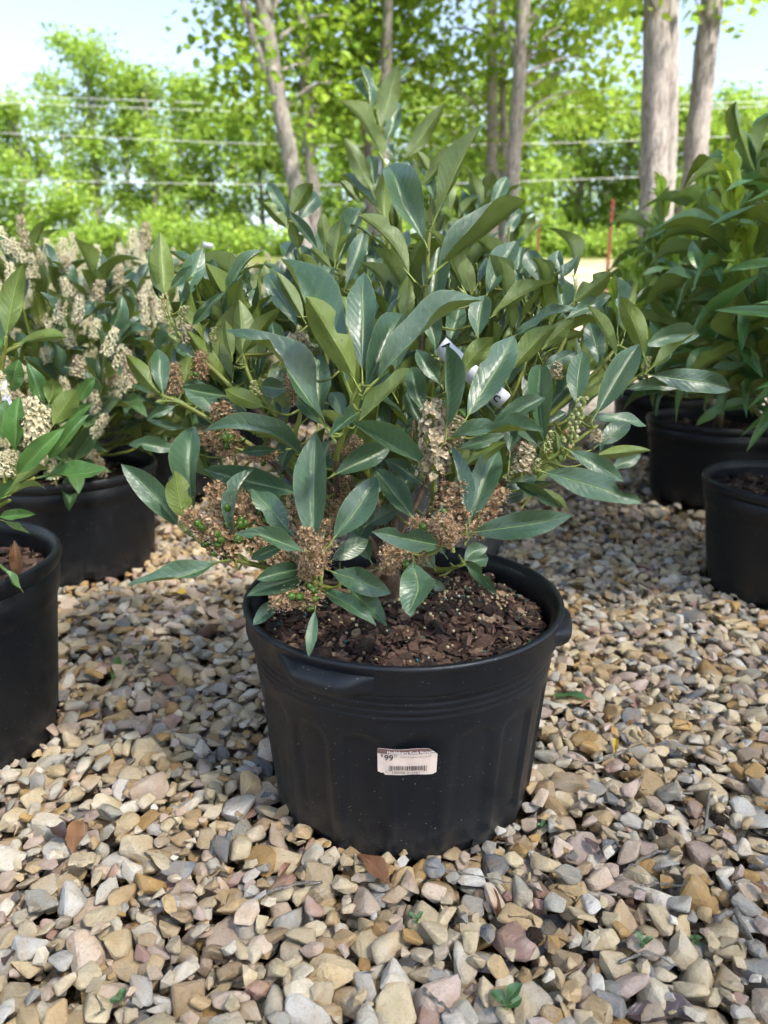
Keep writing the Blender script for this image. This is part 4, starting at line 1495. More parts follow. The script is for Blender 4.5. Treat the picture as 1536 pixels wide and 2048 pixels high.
# ------------------------------------------------------------------ the other potted laurels
class Mass:
    """collects many transformed leaves into one mesh"""
    def __init__(s): s.v = []; s.f = []; s.uv = []; s.mi = []; s.r = []; s.n = 0

    def add(s, proto, mat, rv):
        V, F, UV, MI = proto
        A = np.array(mat)
        s.v.append(V @ A[:3, :3].T + A[:3, 3]); s.f.append(F + s.n); s.uv.append(UV); s.mi.append(MI)
        s.r.append(np.full(len(V), rv)); s.n += len(V)

    def build(s, name, mats, parent):
        V = np.concatenate(s.v) - np.array(parent.location)
        o = bpy.data.objects.new(name, np_mesh(name, V, np.concatenate(s.f), mats, np.concatenate(s.r), np.concatenate(s.uv), np.concatenate(s.mi)))
        o['kind'] = 'stuff'
        return link(o, parent)


def make_shrub(key, x, y, z, label, shoots, rx, rz, leaf_len, protos, tagname, matkey, flowers=None, nflow=0, singles=True, aspect=0.31,
               droop=0.0, seed=1, new_shoots=0, top=0.30, lean=(0, 0), per=(5, 7), skip=None, trunk_h=0.06, low=1.72, spread=(0.45, 0.95)):
    rgx = random.Random(seed)
    root = empty('laurel_shrub', (x, y, z), label, 'shrub', 'potted laurels')
    hub = Vector((x, y, z + trunk_h))
    mb = MB()
    tube(mb, [(0, 0, -0.02), (0.004, 0, trunk_h * 0.5), (0, 0, trunk_h + 0.03)], [0.013, 0.011, 0.008], 9)
    mb.build('trunk', M['wood'], root)
    mass = Mass(); br = MB()
    count = [0]
    objmats = [M[matkey], M['petiole']]
    tips = []
    for i in range(shoots):
        g = (i + 0.5) / shoots
        zz = 1 - low * g
        rr = math.sqrt(max(0.02, 1 - zz * zz)); an = i * 2.399 + rgx.uniform(-.3, .3)
        k = rgx.uniform(0.62, 1.0)
        tip = Vector((x + lean[0] * max(0, zz) + rx * rr * math.cos(an) * k, y + lean[1] * max(0, zz) + rx * rr * math.sin(an) * k, z + top * 0.42 + rz * zz * k))
        tip.z = max(tip.z, z + 0.035)
        if skip and skip(tip): continue
        ax = Vector((math.cos(an) * rr, math.sin(an) * rr, max(0.05, 0.75 + zz))).normalized()
        tips.append((tip, ax))

        def add(b, t, n, w):
            if singles and count[0] < 290:
                add_leaf(root, b, t, n, w, protos, rgx.randrange(len(protos)), objmats, tagname)
            else:
                mass.add(protos[rgx.randrange(len(protos))], leaf_matrix(b, t, n, w), rgx.random())
            count[0] += 1
        whorl(add, tip, ax, rgx.randint(*per), leaf_len, aspect, spread=spread, droop=droop, rgx=rgx)
        mid = hub.lerp(tip, 0.55) + Vector((0, 0, -0.03))
        if i % 2 == 0: whorl(add, hub.lerp(tip, 0.62) + Vector((0, 0, -0.02)), ax, 4, leaf_len * 0.95, aspect, spread=(0.6, 1.2), droop=droop, rgx=rgx)
        tube(br, catmull([np.array(hub - root.location), np.array(mid - root.location), np.array(tip - root.location)], 8), np.linspace(0.004, 0.0018, 8), 5)
        if new_shoots and zz > -0.3 and rgx.random() < new_shoots + 0.15:
            cnt = [0]

            def addn(b, t, n, w):
                add_leaf(root, b, t, n, w, NARROW, rgx.randrange(len(NARROW)), [M['new_leaf'], M['petiole']], 'newleaf', 'new_leaf')
            ns = (ax * 0.8 + Vector((0, 0, 1.2))).normalized()
            whorl(addn, tip + ns * 0.09, ns, 8, 0.085, 0.26, spread=(0.05, 0.36), rgx=rgx)
            tube(br, [np.array(tip - root.location), np.array(tip + ns * 0.095 - root.location)], [0.002, 0.0014], 5)
    br.build('branches', [M['stem']], root)
    if mass.n:
        mass.build('foliage', [M[matkey + '_mass'] if matkey + '_mass' in M else M[matkey], M['petiole']], root)
    for q in range(nflow):
        tip, ax = tips[rgx.randrange(len(tips))]
        b = tip + ax * rgx.uniform(0.0, 0.045) + Vector((rgx.gauss(0, .045), rgx.gauss(0, .045), rgx.gauss(0, .03)))
        d = (ax * 0.6 + Vector((rgx.gauss(0, .35), rgx.gauss(0, .35), 0.9))).normalized()
        Ln = rgx.uniform(0.03, 0.062)
        random.seed(seed * 100 + q)
        spike(root, b, b + d * Ln, rgx.uniform(0.0075, 0.0115), flowers if rgx.random() < 0.85 else 'buff')
    return root


Zs = {k: v[2] for k, v in pot_info.items()}
inner = Mass()
for (b, t, n, w) in REST: inner.add(LAUREL[random.randrange(len(LAUREL))], leaf_matrix(b, t, n, w), random.random())
M['leaf_inner'] = leaf_mat('laurel_leaf_inner', False, TOP_A, TOP_B, UND_A, UND_B)
if inner.n: inner.build('foliage', [M['leaf_inner'], M['petiole']], shrub)
# the one straight behind: its upper shoots show above the big laurel
px_, py_ = POTS['behind'][:2]
behind = make_shrub('behind', px_, py_, Zs['behind'], 'tall upright laurel standing just behind the big middle one', 56, 0.27, 0.30, 0.088, LAUREL, 'laurel', 'leaf', None, 0, True, 0.26, 0.0, 21, spread=(0.22, 0.7), top=0.62, lean=(0.03, -0.05))
BACK = [(762, 258, 795, 130, 47, U_), (741, 222, 719, 128, 20, T_), (737, 206, 702, 158, 17, T_), (766, 316, 686, 193, 20, U_), (770, 287, 803, 196, 30, T_),
        (790, 172, 828, 135, 15, T_), (808, 318, 887, 209, 36, U_), (745, 386, 690, 277, 36, U_), (750, 370, 742, 308, 25, T_), (769, 446, 771, 339, 38, U_),
        (753, 415, 682, 342, 17, T_), (722, 407, 681, 360, 22, U_), (789, 315, 775, 288, 17, T_), (826, 372, 826, 316, 20, U_), (860, 346, 834, 303, 22, U_),
        (847, 367, 895, 292, 28, U_), (878, 372, 917, 287, 33, U_), (841, 372, 894, 316, 20, U_), (956, 430, 920, 365, 15, T_), (964, 414, 943, 344, 30, U_),
        (983, 417, 1014, 354, 30, T_), (961, 443, 979, 399, 20, U_), (917, 435, 954, 394, 25, U_), (900, 420, 890, 340, 30, U_), (930, 440, 930, 380, 26, T_),
        (1010, 470, 1040, 425, 24, T_), (1050, 480, 1070, 430, 22, U_), (870, 400, 850, 330, 28, T_), (720, 470, 700, 410, 28, U_), (800, 430, 812, 360, 26, T_)]
for q, (bx, by, tx, ty, w, sd) in enumerate(BACK):
    d = 1.30 if q < 12 else 1.36
    traced(behind, bx, by, tx, ty, w, sd, d, d + (0.015 if sd == T_ else -0.015))
br = MB()
for st in ([(735, 190, 1.30), (752, 260, 1.30), (768, 330, 1.31), (775, 460, 1.33), (800, 700, 1.42)], [(752, 380, 1.31), (760, 440, 1.32), (768, 500, 1.33), (795, 720, 1.42)],
           [(830, 340, 1.36), (845, 420, 1.36), (850, 560, 1.38), (840, 760, 1.45)], [(962, 415, 1.36), (965, 470, 1.37), (940, 600, 1.40), (870, 800, 1.46)], [(1020, 450, 1.36), (1000, 560, 1.38), (900, 800, 1.46)]):
    C = catmull([np.array(at(*p)) for p in st] + [np.array((px_, py_, Zs['behind'] + 0.06))], 26) - np.array(behind.location)
    tube(br, C, np.linspace(0.0022, 0.0048, 26), 6)
br.build('branches', [M['stem']], behind)

# near left, cut by the frame: traced leaves plus a bush beyond the frame
nlx, nly = POTS['near_left'][:2]
left_near = make_shrub('near_left', nlx, nly, Zs['near_left'], 'cream flowering laurel cut off by the left edge, nearest on the left', 22, 0.20, 0.26, 0.105, LAUREL, 'green_l', 'leaf_green', 'white', 5, True, 0.32, 0.0, 31, top=0.5,
                       skip=lambda t: topx(t)[0] > -170)
for (bx, by, tx, ty, w, sd, d) in [(12, 672, 44, 530, 46, U_, .76), (40, 686, 136, 671, 24, U_, .76), (18, 783, 38, 720, 40, T_, .80), (31, 900, 39, 792, 40, T_, .75),
                                   (88, 807, 55, 726, 36, T_, .80), (98, 806, 108, 756, 38, U_, .79), (106, 850, 153, 781, 48, U_, .77), (158, 802, 188, 756, 28, T_, .80),
                                   (128, 842, 183, 807, 26, T_, .785), (98, 917, 173, 829, 36, T_, .76), (36, 947, 125, 857, 42, T_, .74), (20, 982, 102, 934, 22, U_, .75),
                                   (70, 956, 216, 940, 22, T_, .77), (0, 1034, 68, 1028, 24, T_, .75), (8, 1042, 64, 1066, 14, U_, .755), (15, 992, 92, 974, 15, U_, .75),
                                   (6, 880, 12, 800, 34, T_, .77), (60, 860, 70, 800, 30, T_, .80), (-20, 720, -5, 610, 44, T_, .77), (-10, 1000, 40, 960, 26, T_, .76)]:
    traced(left_near, bx, by, tx, ty, w, sd, d, d - 0.01, mats=[M['leaf_green'], M['petiole']], tagname='green_l')
br = MB()
for st in ([(100, 860, .785), (70, 920, .77), (30, 965, .77), (-40, 1010, .79)], [(12, 672, .76), (5, 720, .77), (-30, 850, .80)], [(40, 690, .77), (0, 720, .77), (-40, 840, .80)],
           [(30, 905, .755), (15, 960, .76), (-30, 1010, .79)], [(70, 955, .77), (20, 985, .77), (-40, 1020, .79)], [(20, 1000, .755), (-40, 1030, .79)], [(150, 845, .79), (100, 880, .785), (60, 930, .775)]):
    C = catmull([np.array(at(*p)) for p in st] + [np.array((nlx, nly, Zs['near_left'] + 0.05))], 20) - np.array(left_near.location)
    tube(br, C, np.linspace(0.002, 0.0045, 20), 6)
br.build('branches', [M['stem']], left_near)
for (bx, by, tx, ty, r, d) in [(78, 905, 62, 798, 24, .765), (66, 880, 90, 815, 22, .772), (10, 960, 2, 905, 20, .745), (18, 930, 24, 900, 16, .75), (2, 800, -6, 745, 18, .77)]:
    spike(left_near, at(bx, by, d), at(tx, ty, d), r * d / FPX, 'white')
# a dead brown leaf and a green one standing in that pot
traced(left_near, 34, 1150, 27, 1084, 27, T_, .86, .845, mats=[M['dead_leaf'], M['petiole']], tagname='deadp')['label'] = 'dead brown leaf standing upright'
traced(left_near, 42, 1178, -4, 1126, 14, T_, .82, .81, mats=[M['leaf_green'], M['petiole']], tagname='green_l')

mx, my = POTS['mid_left'][:2]
make_shrub('mid_left', mx, my, Zs['mid_left'], 'laurel full of cream flower spikes in the square-holed pot at left', 58, 0.27, 0.24, 0.095, LAUREL, 'laurel', 'leaf', 'white', 250, True, 0.33, 0.0, 41, top=0.50)
bx_, by_ = POTS['back_left'][:2]
make_shrub('back_left', bx_, by_, Zs['back_left'], 'cream flowering laurel right behind the square-holed pot', 46, 0.28, 0.25, 0.095, LAUREL, 'laurel', 'leaf', 'white', 200, False, 0.33, 0.0, 51, top=0.50)
ROWS = [(-1.28, 1.95, 'cream flowering laurel at the left edge in the second row'), (-1.20, 2.68, 'cream flowering laurel in the third row at left'),
        (-0.60, 2.82, 'cream flowering laurel in the third row, third from the left edge'), (-0.02, 2.45, 'laurel mostly hidden behind the big one'),
        (-1.85, 2.7, 'cream flowering laurel at the far left edge of the third row'), (-1.0, 3.45, 'distant cream flowering laurel left of the middle in the back row'),
        (-0.35, 3.4, 'distant flowering laurel in the back row beside the big shrub'), (-1.7, 3.5, 'distant cream flowering laurel at left in the back row'),
        (0.36, 2.55, 'flowering laurel showing right of the big laurel, beside the path')]
for i, (x, y, lab) in enumerate(ROWS):
    zg = float(ground_z(x, y))
    p = (x, y, 0.18, 0.16, 0.215)
    r_, s_, z_ = make_pot(p, ('black pot under the ' + lab).split(',')[0], GROUP_POTS, M['pot_old'], False, 0.034, holes=())
    r_.location.z = zg - 0.006
    make_shrub('row%d' % i, x, y, z_ + zg, lab, 42, 0.28, 0.28 if y > 2.6 else 0.25, 0.095, LAUREL, 'laurel', 'leaf', 'white', 130 if x < 0.2 else 50, False, 0.33, 0.0, 60 + i, top=0.50 if i != 3 else 0.42)

# right: cherry laurels with long arching leaves and bright new shoots
RIGHT = [('right_near', 56, 0.27, 0.33, 0.14, 'laurel with long arching leaves in the nearest right pot', 0.78, True, (0.02, 0)),
         ('right_mid', 54, 0.29, 0.32, 0.14, 'laurel with arching leaves and bright new shoots in the second right pot', 0.62, True, (0, 0)),
         ('right_back', 40, 0.26, 0.30, 0.135, 'laurel with bright shoot tips in the farthest right pot', 0.58, True, (0.05, 0))]
for i, (k, sh, rx, rz, ll, lab, tp, sg, ln) in enumerate(RIGHT):
    x, y = POTS[k][:2]
    make_shrub(k, x, y, Zs[k], lab, sh, rx, rz, ll, NARROW, 'narrow_g', 'leaf_green', None, 0, sg, 0.185, 0.30, 80 + i, new_shoots=0.85 if i else 0.4, top=tp, lean=ln, per=(5, 7), trunk_h=0.09, low=1.42)
for i, (x, y, lab) in enumerate([(1.42, 1.75, 'laurel at the right edge behind the nearest right pot'), (1.55, 2.5, 'bright tipped laurel at the far right edge'), (1.42, 3.15, 'distant laurel in front of the big trunk at right')]):
    zg = float(ground_z(x, y))
    r_, s_, z_ = make_pot((x, y, 0.185, 0.16, 0.225), ('black pot under the ' + lab).split(',')[0], GROUP_POTS, M['pot_old'], False, 0.034, holes=())
    r_.location.z = zg - 0.006
    make_shrub('rb%d' % i, x, y, z_ + zg, lab, 34, 0.27, 0.27, 0.13, NARROW, 'narrow_g', 'leaf_green', None, 0, False, 0.21, 0.30, 95 + i, new_shoots=0.7, top=0.60, trunk_h=0.09)

# ------------------------------------------------------------------ plant tags
M['tag'] = plain('tag_plastic', (0.72, 0.74, 0.80), 0.45, 0.4)
M['tag_ink'] = plain('tag_ink', (0.01, 0.01, 0.012), 0.5, 0.3)


def plant_tag(corner_px, d, along_px, width_px, label, letters=()):
    """strip from corner along a direction in the picture, width to its right"""
    A, B = at(corner_px[0], corner_px[1], d), at(along_px[0], along_px[1], d + 0.004)
    e1 = (B - A); Ln = e1.length; e1.normalize()
    nrm = (CAMP - A).normalized(); nrm = (nrm - e1 * nrm.dot(e1)).normalized()
    nrm = (Matrix.Rotation(0.2, 3, e1) @ nrm)
    e2 = nrm.cross(e1)
    w = width_px * d / FPX
    root = A.copy()
    mb = MB()
    V = []; Fq = []
    n = 12
    for i in range(n + 1):
        t = i / n
        for v in (-0.5, 0.5):
            for l in (0.0, 0.0006):
                p = e1 * (Ln * t) + e2 * (w * v) + nrm * (l + 0.004 * math.sin(t * 3.1))
                V.append(tuple(p))
    for i in range(n):
        a = i * 4
        for (p, q) in ((0, 2), (3, 1), (1, 0), (2, 3)):
            Fq.append((a + p, a + q, a + 4 + q, a + 4 + p))
    Fq += [(0, 1, 3, 2), (n * 4, n * 4 + 2, n * 4 + 3, n * 4 + 1)]
    mb.add(V, Fq)
    o = mb.build('plant_tag', M['tag'])
    o.location = root
    tag(o, label, 'plant tag', 'white plant tags')
    for (ch, u, v, s) in letters:
        lettering(ch, u * Ln, v * w, s, M['tag_ink'], o, 1.0, 0.0010, lambda a, b, l: e1 * a + e2 * b + nrm * (l + 0.0006 + 0.004 * math.sin(a / Ln * 3.1)), bold=0.0004)
    return o


plant_tag((880, 690), .80, (1010, 804), 38, 'white plant tag with black letters tucked inside the big laurel', [('A', 0.03, 0.02, 0.012), ('L', 0.30, 0.0, 0.012), ('#', 0.80, 0.10, 0.010), ('C', 0.86, -0.28, 0.010)])
plant_tag((-6, 762), .775, (16, 838), 34, 'white plant tag cut off by the left edge', [('k', 0.55, -0.1, 0.008)])
plant_tag((772, 318), 1.315, (756, 348), 16, 'small white tag near the top of the laurel behind', [('l', 0.4, 0.0, 0.008)])
plant_tag((406, 488), 2.05, (426, 493), 10, 'pale blue-white tag among the cream flowers at left')


# ------------------------------------------------------------------ leaf litter, twigs and seedlings on the gravel
def on_gravel(px, py, lift=0.004):
    d = 0.7
    z = 0.0
    for _ in range(3):
        p1 = at(px, py, 1.0) - CAMP
        s = (z - CAMH) / p1.z
        P = CAMP + p1 * s
        z = gravel_top(P.x, P.y)
    return Vector((P.x, P.y, z + lift))


LITTER = [(778, 1802, 716, 1736, 34, 'dead_leaf', 'reddish brown leaf lying at the front foot of the big pot'),
          (148, 1722, 156, 1655, 26, 'dead_leaf', 'long brown leaf on the gravel at the left, level with the pot foot'),
          (556, 1762, 582, 1732, 16, 'dead_leaf', 'small red-brown leaf beside the left drain hole of the big pot'),
          (183, 1338, 172, 1296, 25, 'dead_leaf', 'pale brown leaf on the gravel right of the near left pot'),
          (226, 1372, 256, 1318, 24, 'fallen_green', 'green fallen leaf on the gravel left of the big pot'),
          (303, 1366, 356, 1384, 20, 'dead_leaf', 'orange-brown leaf right of the green fallen leaf'),
          (1104, 1394, 1178, 1416, 20, 'fallen_green', 'green fallen leaf on the gravel right of the big pot'),
          (334, 1184, 380, 1192, 14, 'yellow_leaf', 'small yellow leaf on the bare dirt left of the pot rim'),
          (978, 1782, 1000, 1862, 15, 'dead_leaf', 'narrow red-brown leaf standing between stones in the foreground'),
          (1248, 2036, 1432, 2044, 46, 'dark_leaf', 'large dark purple-brown leaf at the bottom edge right'),
          (1252, 1470, 1272, 1440, 20, 'dead_leaf', 'curled brown leaf on the gravel below the right pots'),
          (1228, 1512, 1232, 1482, 10, 'yellow_leaf', 'small yellow-red leaf on the gravel right of the big pot'),
          (1544, 1800, 1498, 1776, 26, 'dead_leaf', 'orange-brown leaf at the right edge of the foreground'),
          (1168, 1680, 1200, 1720, 34, 'dark_leaf', 'curled dark leaf right of the big pot foot'),
          (1185, 1752, 1235, 1790, 34, 'dark_leaf', 'dark curled leaf in front of the dry twig'),
          (30, 1895, 10, 1930, 18, 'dark_leaf', 'dark leaf scrap at the left edge of the foreground'),
          (98, 1660, 130, 1690, 26, 'dark_leaf', 'crumpled dark leaf left of the long brown leaf'),
          (1060, 1660, 1030, 1680, 16, 'dead_leaf', 'brown leaf scrap at the right foot of the big pot')]
for (bx, by, tx, ty, w, mk_, lab) in LITTER:
    B, T = on_gravel(bx, by, 0.003), on_gravel(tx, ty, 0.006)
    Ln = (T - B).length
    T.z = B.z + np.clip(T.z - B.z, -0.2 * Ln, 0.2 * Ln)
    nrm = Vector((random.gauss(0, .2), random.gauss(-0.1, .2), 1))
    o = add_leaf(None, B, T, nrm, float(np.clip(w * (B - CAMP).length / FPX * 1.2, 0.16 * Ln, 0.42 * Ln)), LAUREL, random.randrange(24), [M[mk_], M['petiole'] if 'green' in mk_ else M[mk_]], 'lit' + mk_, 'fallen_leaf')
    tag(o, lab, 'fallen leaf', 'fallen leaves on the gravel')
M['twig'] = stem_mat('grey_twig', (0.10, 0.085, 0.07), (0.24, 0.21, 0.18), 300)
TWIGS = [([(1463, 1600), (1416, 1616), (1407, 1668), (1370, 1694)], .003, 'bent grey twig on the gravel at right'),
         ([(1335, 1704), (1290, 1722), (1246, 1748)], .0034, 'straight pale twig in the right foreground'),
         ([(1428, 1850), (1465, 1878), (1505, 1915)], .006, 'thick split stick in the lower right corner'),
         ([(1238, 1930), (1300, 1910), (1362, 1944)], .0025, 'forked thin twig below the seedlings at right'),
         ([(945, 1694), (1000, 1690), (1056, 1688)], .002, 'thin dark twig at the front right foot of the pot'),
         ([(503, 1792), (560, 1782), (646, 1788)], .004, 'grey stick in the left foreground'),
         ([(1125, 1530), (1180, 1526), (1250, 1538)], .0028, 'dark twig on the gravel right of the pot wall'),
         ([(430, 1782), (450, 1792), (492, 1806)], .002, 'thin dry twig in the left foreground'),
         ([(850, 1762), (930, 1768), (1022, 1780)], .0016, 'pale curved stalk in front of the big pot'),
         ([(1380, 1780), (1330, 1770), (1280, 1775)], .0022, 'thin twig lying across a large flat stone at right'),
         ([(360, 1490), (420, 1510), (450, 1520)], .0016, 'thin dark twig on the gravel left of the pot wall'),
         ([(845, 1985), (870, 2005), (905, 2030)], .003, 'dark bark sliver near the bottom edge')]
for pts, r, lab in TWIGS:
    P = [np.array(on_gravel(x, y, r * 1.2)) for x, y in pts]
    c0 = P[0].copy()
    C = catmull([p - c0 for p in P], 14) + np.random.default_rng(len(lab)).normal(0, r * 0.25, (14, 3))
    mb = MB(); tube(mb, C, r * np.linspace(0.6, 0.35, 14) * (1 + 0.25 * np.sin(np.arange(14) * 2.2)), 7)
    o = mb.build('twig', M['twig']); o.location = c0
    tag(o, lab, 'twig', 'dry twigs on the gravel')
SEED = [(1286, 1890, 0.011, 'two-leaved green seedling between stones at right'), (1388, 1884, 0.009, 'small green seedling right of the two-leaved one'),
        (1012, 2020, 0.019, 'single broad-leaved green seedling near the bottom edge'), (240, 2004, 0.011, 'green seedling in the lower left corner'),
        (832, 1842, 0.010, 'tiny green seedling in front of the big pot'), (1084, 1656, 0.010, 'tiny grass-like sprout at the right foot of the pot')]
for (x, y, s, lab) in SEED:
    P = on_gravel(x, y, -0.004)
    root = empty('seedling', P, lab, 'seedling', 'seedlings in the gravel')
    mb = MB(); tube(mb, [(0, 0, -0.01), (0.001, 0, s * 0.3), (0, 0, s * 0.6)], s * 0.05, 5)
    mb.build('stem', M['stem'], root)
    for q in range(4 if s < 0.02 else 3):
        an = q * 2.1 + x
        b = P + Vector((0, 0, s * (0.35 + 0.1 * q)))
        add_leaf(root, b, b + Vector((math.cos(an) * s * 0.75, math.sin(an) * s * 0.75, s * random.uniform(0.2, 0.8))), Vector((0, -0.2, 1)), s * 0.5, LAUREL, q, [M['fallen_green'], M['petiole']], 'seedl')
M['clod'] = plain('dark_clod', (0.035, 0.024, 0.017), 0.95, 0.1, 300, 1.0, 0.5)
for (x, y, s, lab) in [(1066, 1905, .007, 'dark crumbly clod between stones in the foreground'), (1320, 1668, .007, 'round dark clod under the bent grey twig'), (1435, 1640, .008, 'dark clod beside the bent grey twig')]:
    P = on_gravel(x, y, 0.0)
    V, F = STONES[0][int(x) % 20]
    bm = bmesh.new(); bmesh.ops.create_icosphere(bm, subdivisions=3, radius=s)
    for v in bm.verts: v.co *= 1 + 0.18 * math.sin(v.co.x * 900 + x) * math.sin(v.co.y * 800) * math.sin(v.co.z * 950 + 2) + random.gauss(0, 0.09); v.co.z *= 0.95
    me = bpy.data.meshes.new('soil_clod'); bm.to_mesh(me); bm.free(); me.materials.append(M['clod'])
    o = link(bpy.data.objects.new('soil_clod', me)); o.location = P + Vector((0, 0, s * 0.3))
    tag(o, lab, 'soil clod', 'dark clods in the gravel')


# ------------------------------------------------------------------ trees
def leaf_cloud(C, per, spread, flat, size, rgn, droopy=0.3, fine=True):
    """leaf-sized folded faces around the clump centres C"""
    n = len(C) * per
    P = np.repeat(C, per, 0) + rgn.normal(0, 1, (n, 3)) * np.array([spread, spread, spread * flat])
    az = rgn.uniform(0, 2 * math.pi, n)
    tilt = rgn.normal(-droopy, 0.55, n)
    d = np.stack([np.cos(az) * np.cos(tilt), np.sin(az) * np.cos(tilt), np.sin(tilt)], -1)
    up = np.array([0, 0, 1.0]) + rgn.normal(0, 0.45, (n, 3))
    sd = np.cross(d, up); sd /= np.linalg.norm(sd, axis=1, keepdims=True) + 1e-9
    nn = np.cross(sd, d)
    s = size * rgn.uniform(0.65, 1.35, n)[:, None]
    w = 0.42 * s
    b = P; t = P + d * s
    m = P + d * s * 0.5
    if fine:
        lo = P + d * s * 0.28; hi = P + d * s * 0.68
        V = np.stack([b, lo + sd * w * 0.95 + nn * s * 0.10, hi + sd * w * 0.75 + nn * s * 0.06, t - nn * s * 0.10, hi - sd * w * 0.75 + nn * s * 0.06, lo - sd * w * 0.95 + nn * s * 0.10], 1).reshape(-1, 3)
        k = np.arange(n)[:, None] * 6
        F = np.concatenate([k + np.array([[0, 1, 2]]), k + np.array([[0, 2, 3]]), k + np.array([[0, 3, 4]]), k + np.array([[0, 4, 5]])], 1).reshape(-1, 3)
        nv = 6
    else:
        V = np.stack([b, m + sd * w + nn * s * 0.10, t - nn * s * 0.05, m - sd * w + nn * s * 0.10], 1).reshape(-1, 3)
        k = np.arange(n)[:, None] * 4
        F = np.concatenate([k + np.array([[0, 1, 2]]), k + np.array([[0, 2, 3]])], 1).reshape(-1, 3)
        nv = 4
    clump = np.repeat(rgn.normal(0, 0.18, len(C)), per)
    r = np.clip(0.5 + clump + rgn.normal(0, 0.18, n), 0, 1)
    return V, F, np.repeat(r, nv)


def crown(parent, C, per, spread, flat, size, rgn, mat, fine=True):
    V, F, r = leaf_cloud(np.asarray(C) - np.array(parent.location), per, spread, flat, size, rgn, fine=fine)
    return link(bpy.data.objects.new('crown', np_mesh('crown', V, F, [mat], r, smooth=False)), parent)


def plane_pt(px, py, y):
    v = at(px, py, 1.0) - CAMP
    return CAMP + v * (y / v.y)


def trunk_mesh(root, pts, radii, mat, extra=()):
    mb = MB()
    C = catmull(pts, 30) - np.array(root.location)
    wob = np.random.default_rng(len(pts) + int(radii[0] * 1000)).normal(0, radii[0] * 0.05, C.shape)
    tube(mb, C + wob, np.interp(np.linspace(0, 1, 30), np.linspace(0, 1, len(radii)), radii), 18)
    for (p, r) in extra:
        Ce = catmull(p, 14) - np.array(root.location)
        tube(mb, Ce, np.linspace(r[0], r[1], 14), 9)
    return mb.build('trunk', mat, root)


NEAR = [  # px,py low, px,py high, width px, distance, label, crown px range, crown py max, clumps
    (592, 380, 524, 0, 40, 9.0, 'leaning grey tree trunk, leftmost of the near trees', (415, 700), 300, 66),
    (625, 370, 601, 0, 30, 10.4, 'dark upright trunk just right of the leaning one', (520, 790), 330, 60),
    (735, 300, 712, 0, 22, 11.6, 'thin trunk left of the tall stem tip', (600, 850), 300, 44),
    (770, 200, 777, 0, 26, 10.2, 'grey trunk right behind the topmost laurel leaves', (680, 980), 320, 60),
    (985, 330, 984, 0, 28, 10.8, 'dark trunk left of the pale trunk at centre right', (830, 1110), 330, 66),
    (1022, 390, 1048, 0, 36, 9.4, 'pale grey trunk at centre right, above the gravel path', (940, 1235), 260, 62),
    (1308, 400, 1316, 0, 56, 6.3, 'thick double grey trunk at right', (1150, 1480), -60, 40),
    (1393, 300, 1423, 0, 46, 7.0, 'thick leaning trunk at the right, right of the double one', (1340, 1700), -60, 40),
]
rgt = np.random.default_rng(77)
for i, (x0, y0, x1, y1, wpx, yd, lab, cr, cymax, ncl) in enumerate(NEAR):
    A, B = np.array(plane_pt(x0, y0, yd)), np.array(plane_pt(x1, y1, yd))
    dv = (B - A) / (B[2] - A[2])
    zg = float(ground_z(A[0], yd)) + BASE
    foot = A + dv * (zg - A[2]) * 0.8; foot[2] = zg - 0.05
    root = empty('tree', Vector(foot), lab, 'tree', 'near trees behind the nursery rows')
    r = wpx * (0.38 if i < 6 else 0.46) * yd / FPX
    H = zg + 8.5
    topp = B + dv * (H - B[2]) * 0.8; topp[2] = H
    ext = []
    if i == 0:
        ext.append(([np.array(plane_pt(546, 165, yd)), np.array(plane_pt(510, 80, yd)), np.array(plane_pt(470, -60, yd))], (r * .6, r * .4)))
    if i == 6:
        q = np.array(plane_pt(1322, 520, yd)); ext.append(([q + [0.0, 0.05, -0.6], np.array(plane_pt(1334, 330, yd + .05)), np.array(plane_pt(1340, 0, yd + .05)), np.array(plane_pt(1350, -400, yd + .05))], (r * .8, r * .5)))
    if i == 4:
        ext.append(([np.array(plane_pt(1006, 480, yd)), np.array(plane_pt(1008, 300, yd)), np.array(plane_pt(1004, 130, yd)), np.array(plane_pt(1010, -100, yd))], (r * .7, r * .45)))
    # crown clumps hang on limbs
    C = []
    while len(C) < ncl * 1.15:
        cx = rgt.uniform(*cr); cy = rgt.uniform(-620, cymax)
        mid = (cr[0] + cr[1]) / 2
        if cy > cymax - 170 * abs(cx - mid) / (cr[1] - cr[0]) * 2 * rgt.random(): continue
        C.append(np.array(plane_pt(cx, cy, yd + abs(rgt.normal(0.9, 0.7)) * (1 if rgt.random() < 0.94 else -0.8))))
    if i >= 6:
        for (sx, sy) in ([(1288, 4), (1210, -6), (1300, -12)] if i == 6 else [(1452, 18), (1462, 4), (1385, -4)]):
            C.append(np.array(plane_pt(sx, sy - 14, yd - 0.1)))
    C = np.array(C)
    for q in range(0, len(C), 3):
        tz = C[q][2] - rgt.uniform(0.2, 0.8)
        f = np.clip((tz - A[2]) / (topp[2] - A[2]), 0.02, 0.95)
        st = A + (topp - A) * f
        md = (st + C[q]) / 2 + np.array([0, 0, 0.10])
        ext.append(([st, md, C[q]], (min(0.02, r * .35), 0.004)))
    trunk_mesh(root, [foot, A, B, topp], [r * 1.25, r, r * 0.88, r * 0.3], M['bark'], ext)
    crown(root, C, 62 if i < 6 else 46, 0.27 if i < 6 else 0.2, 0.6, 0.10 if i < 6 else 0.085, rgt, M['tree_leaf'])

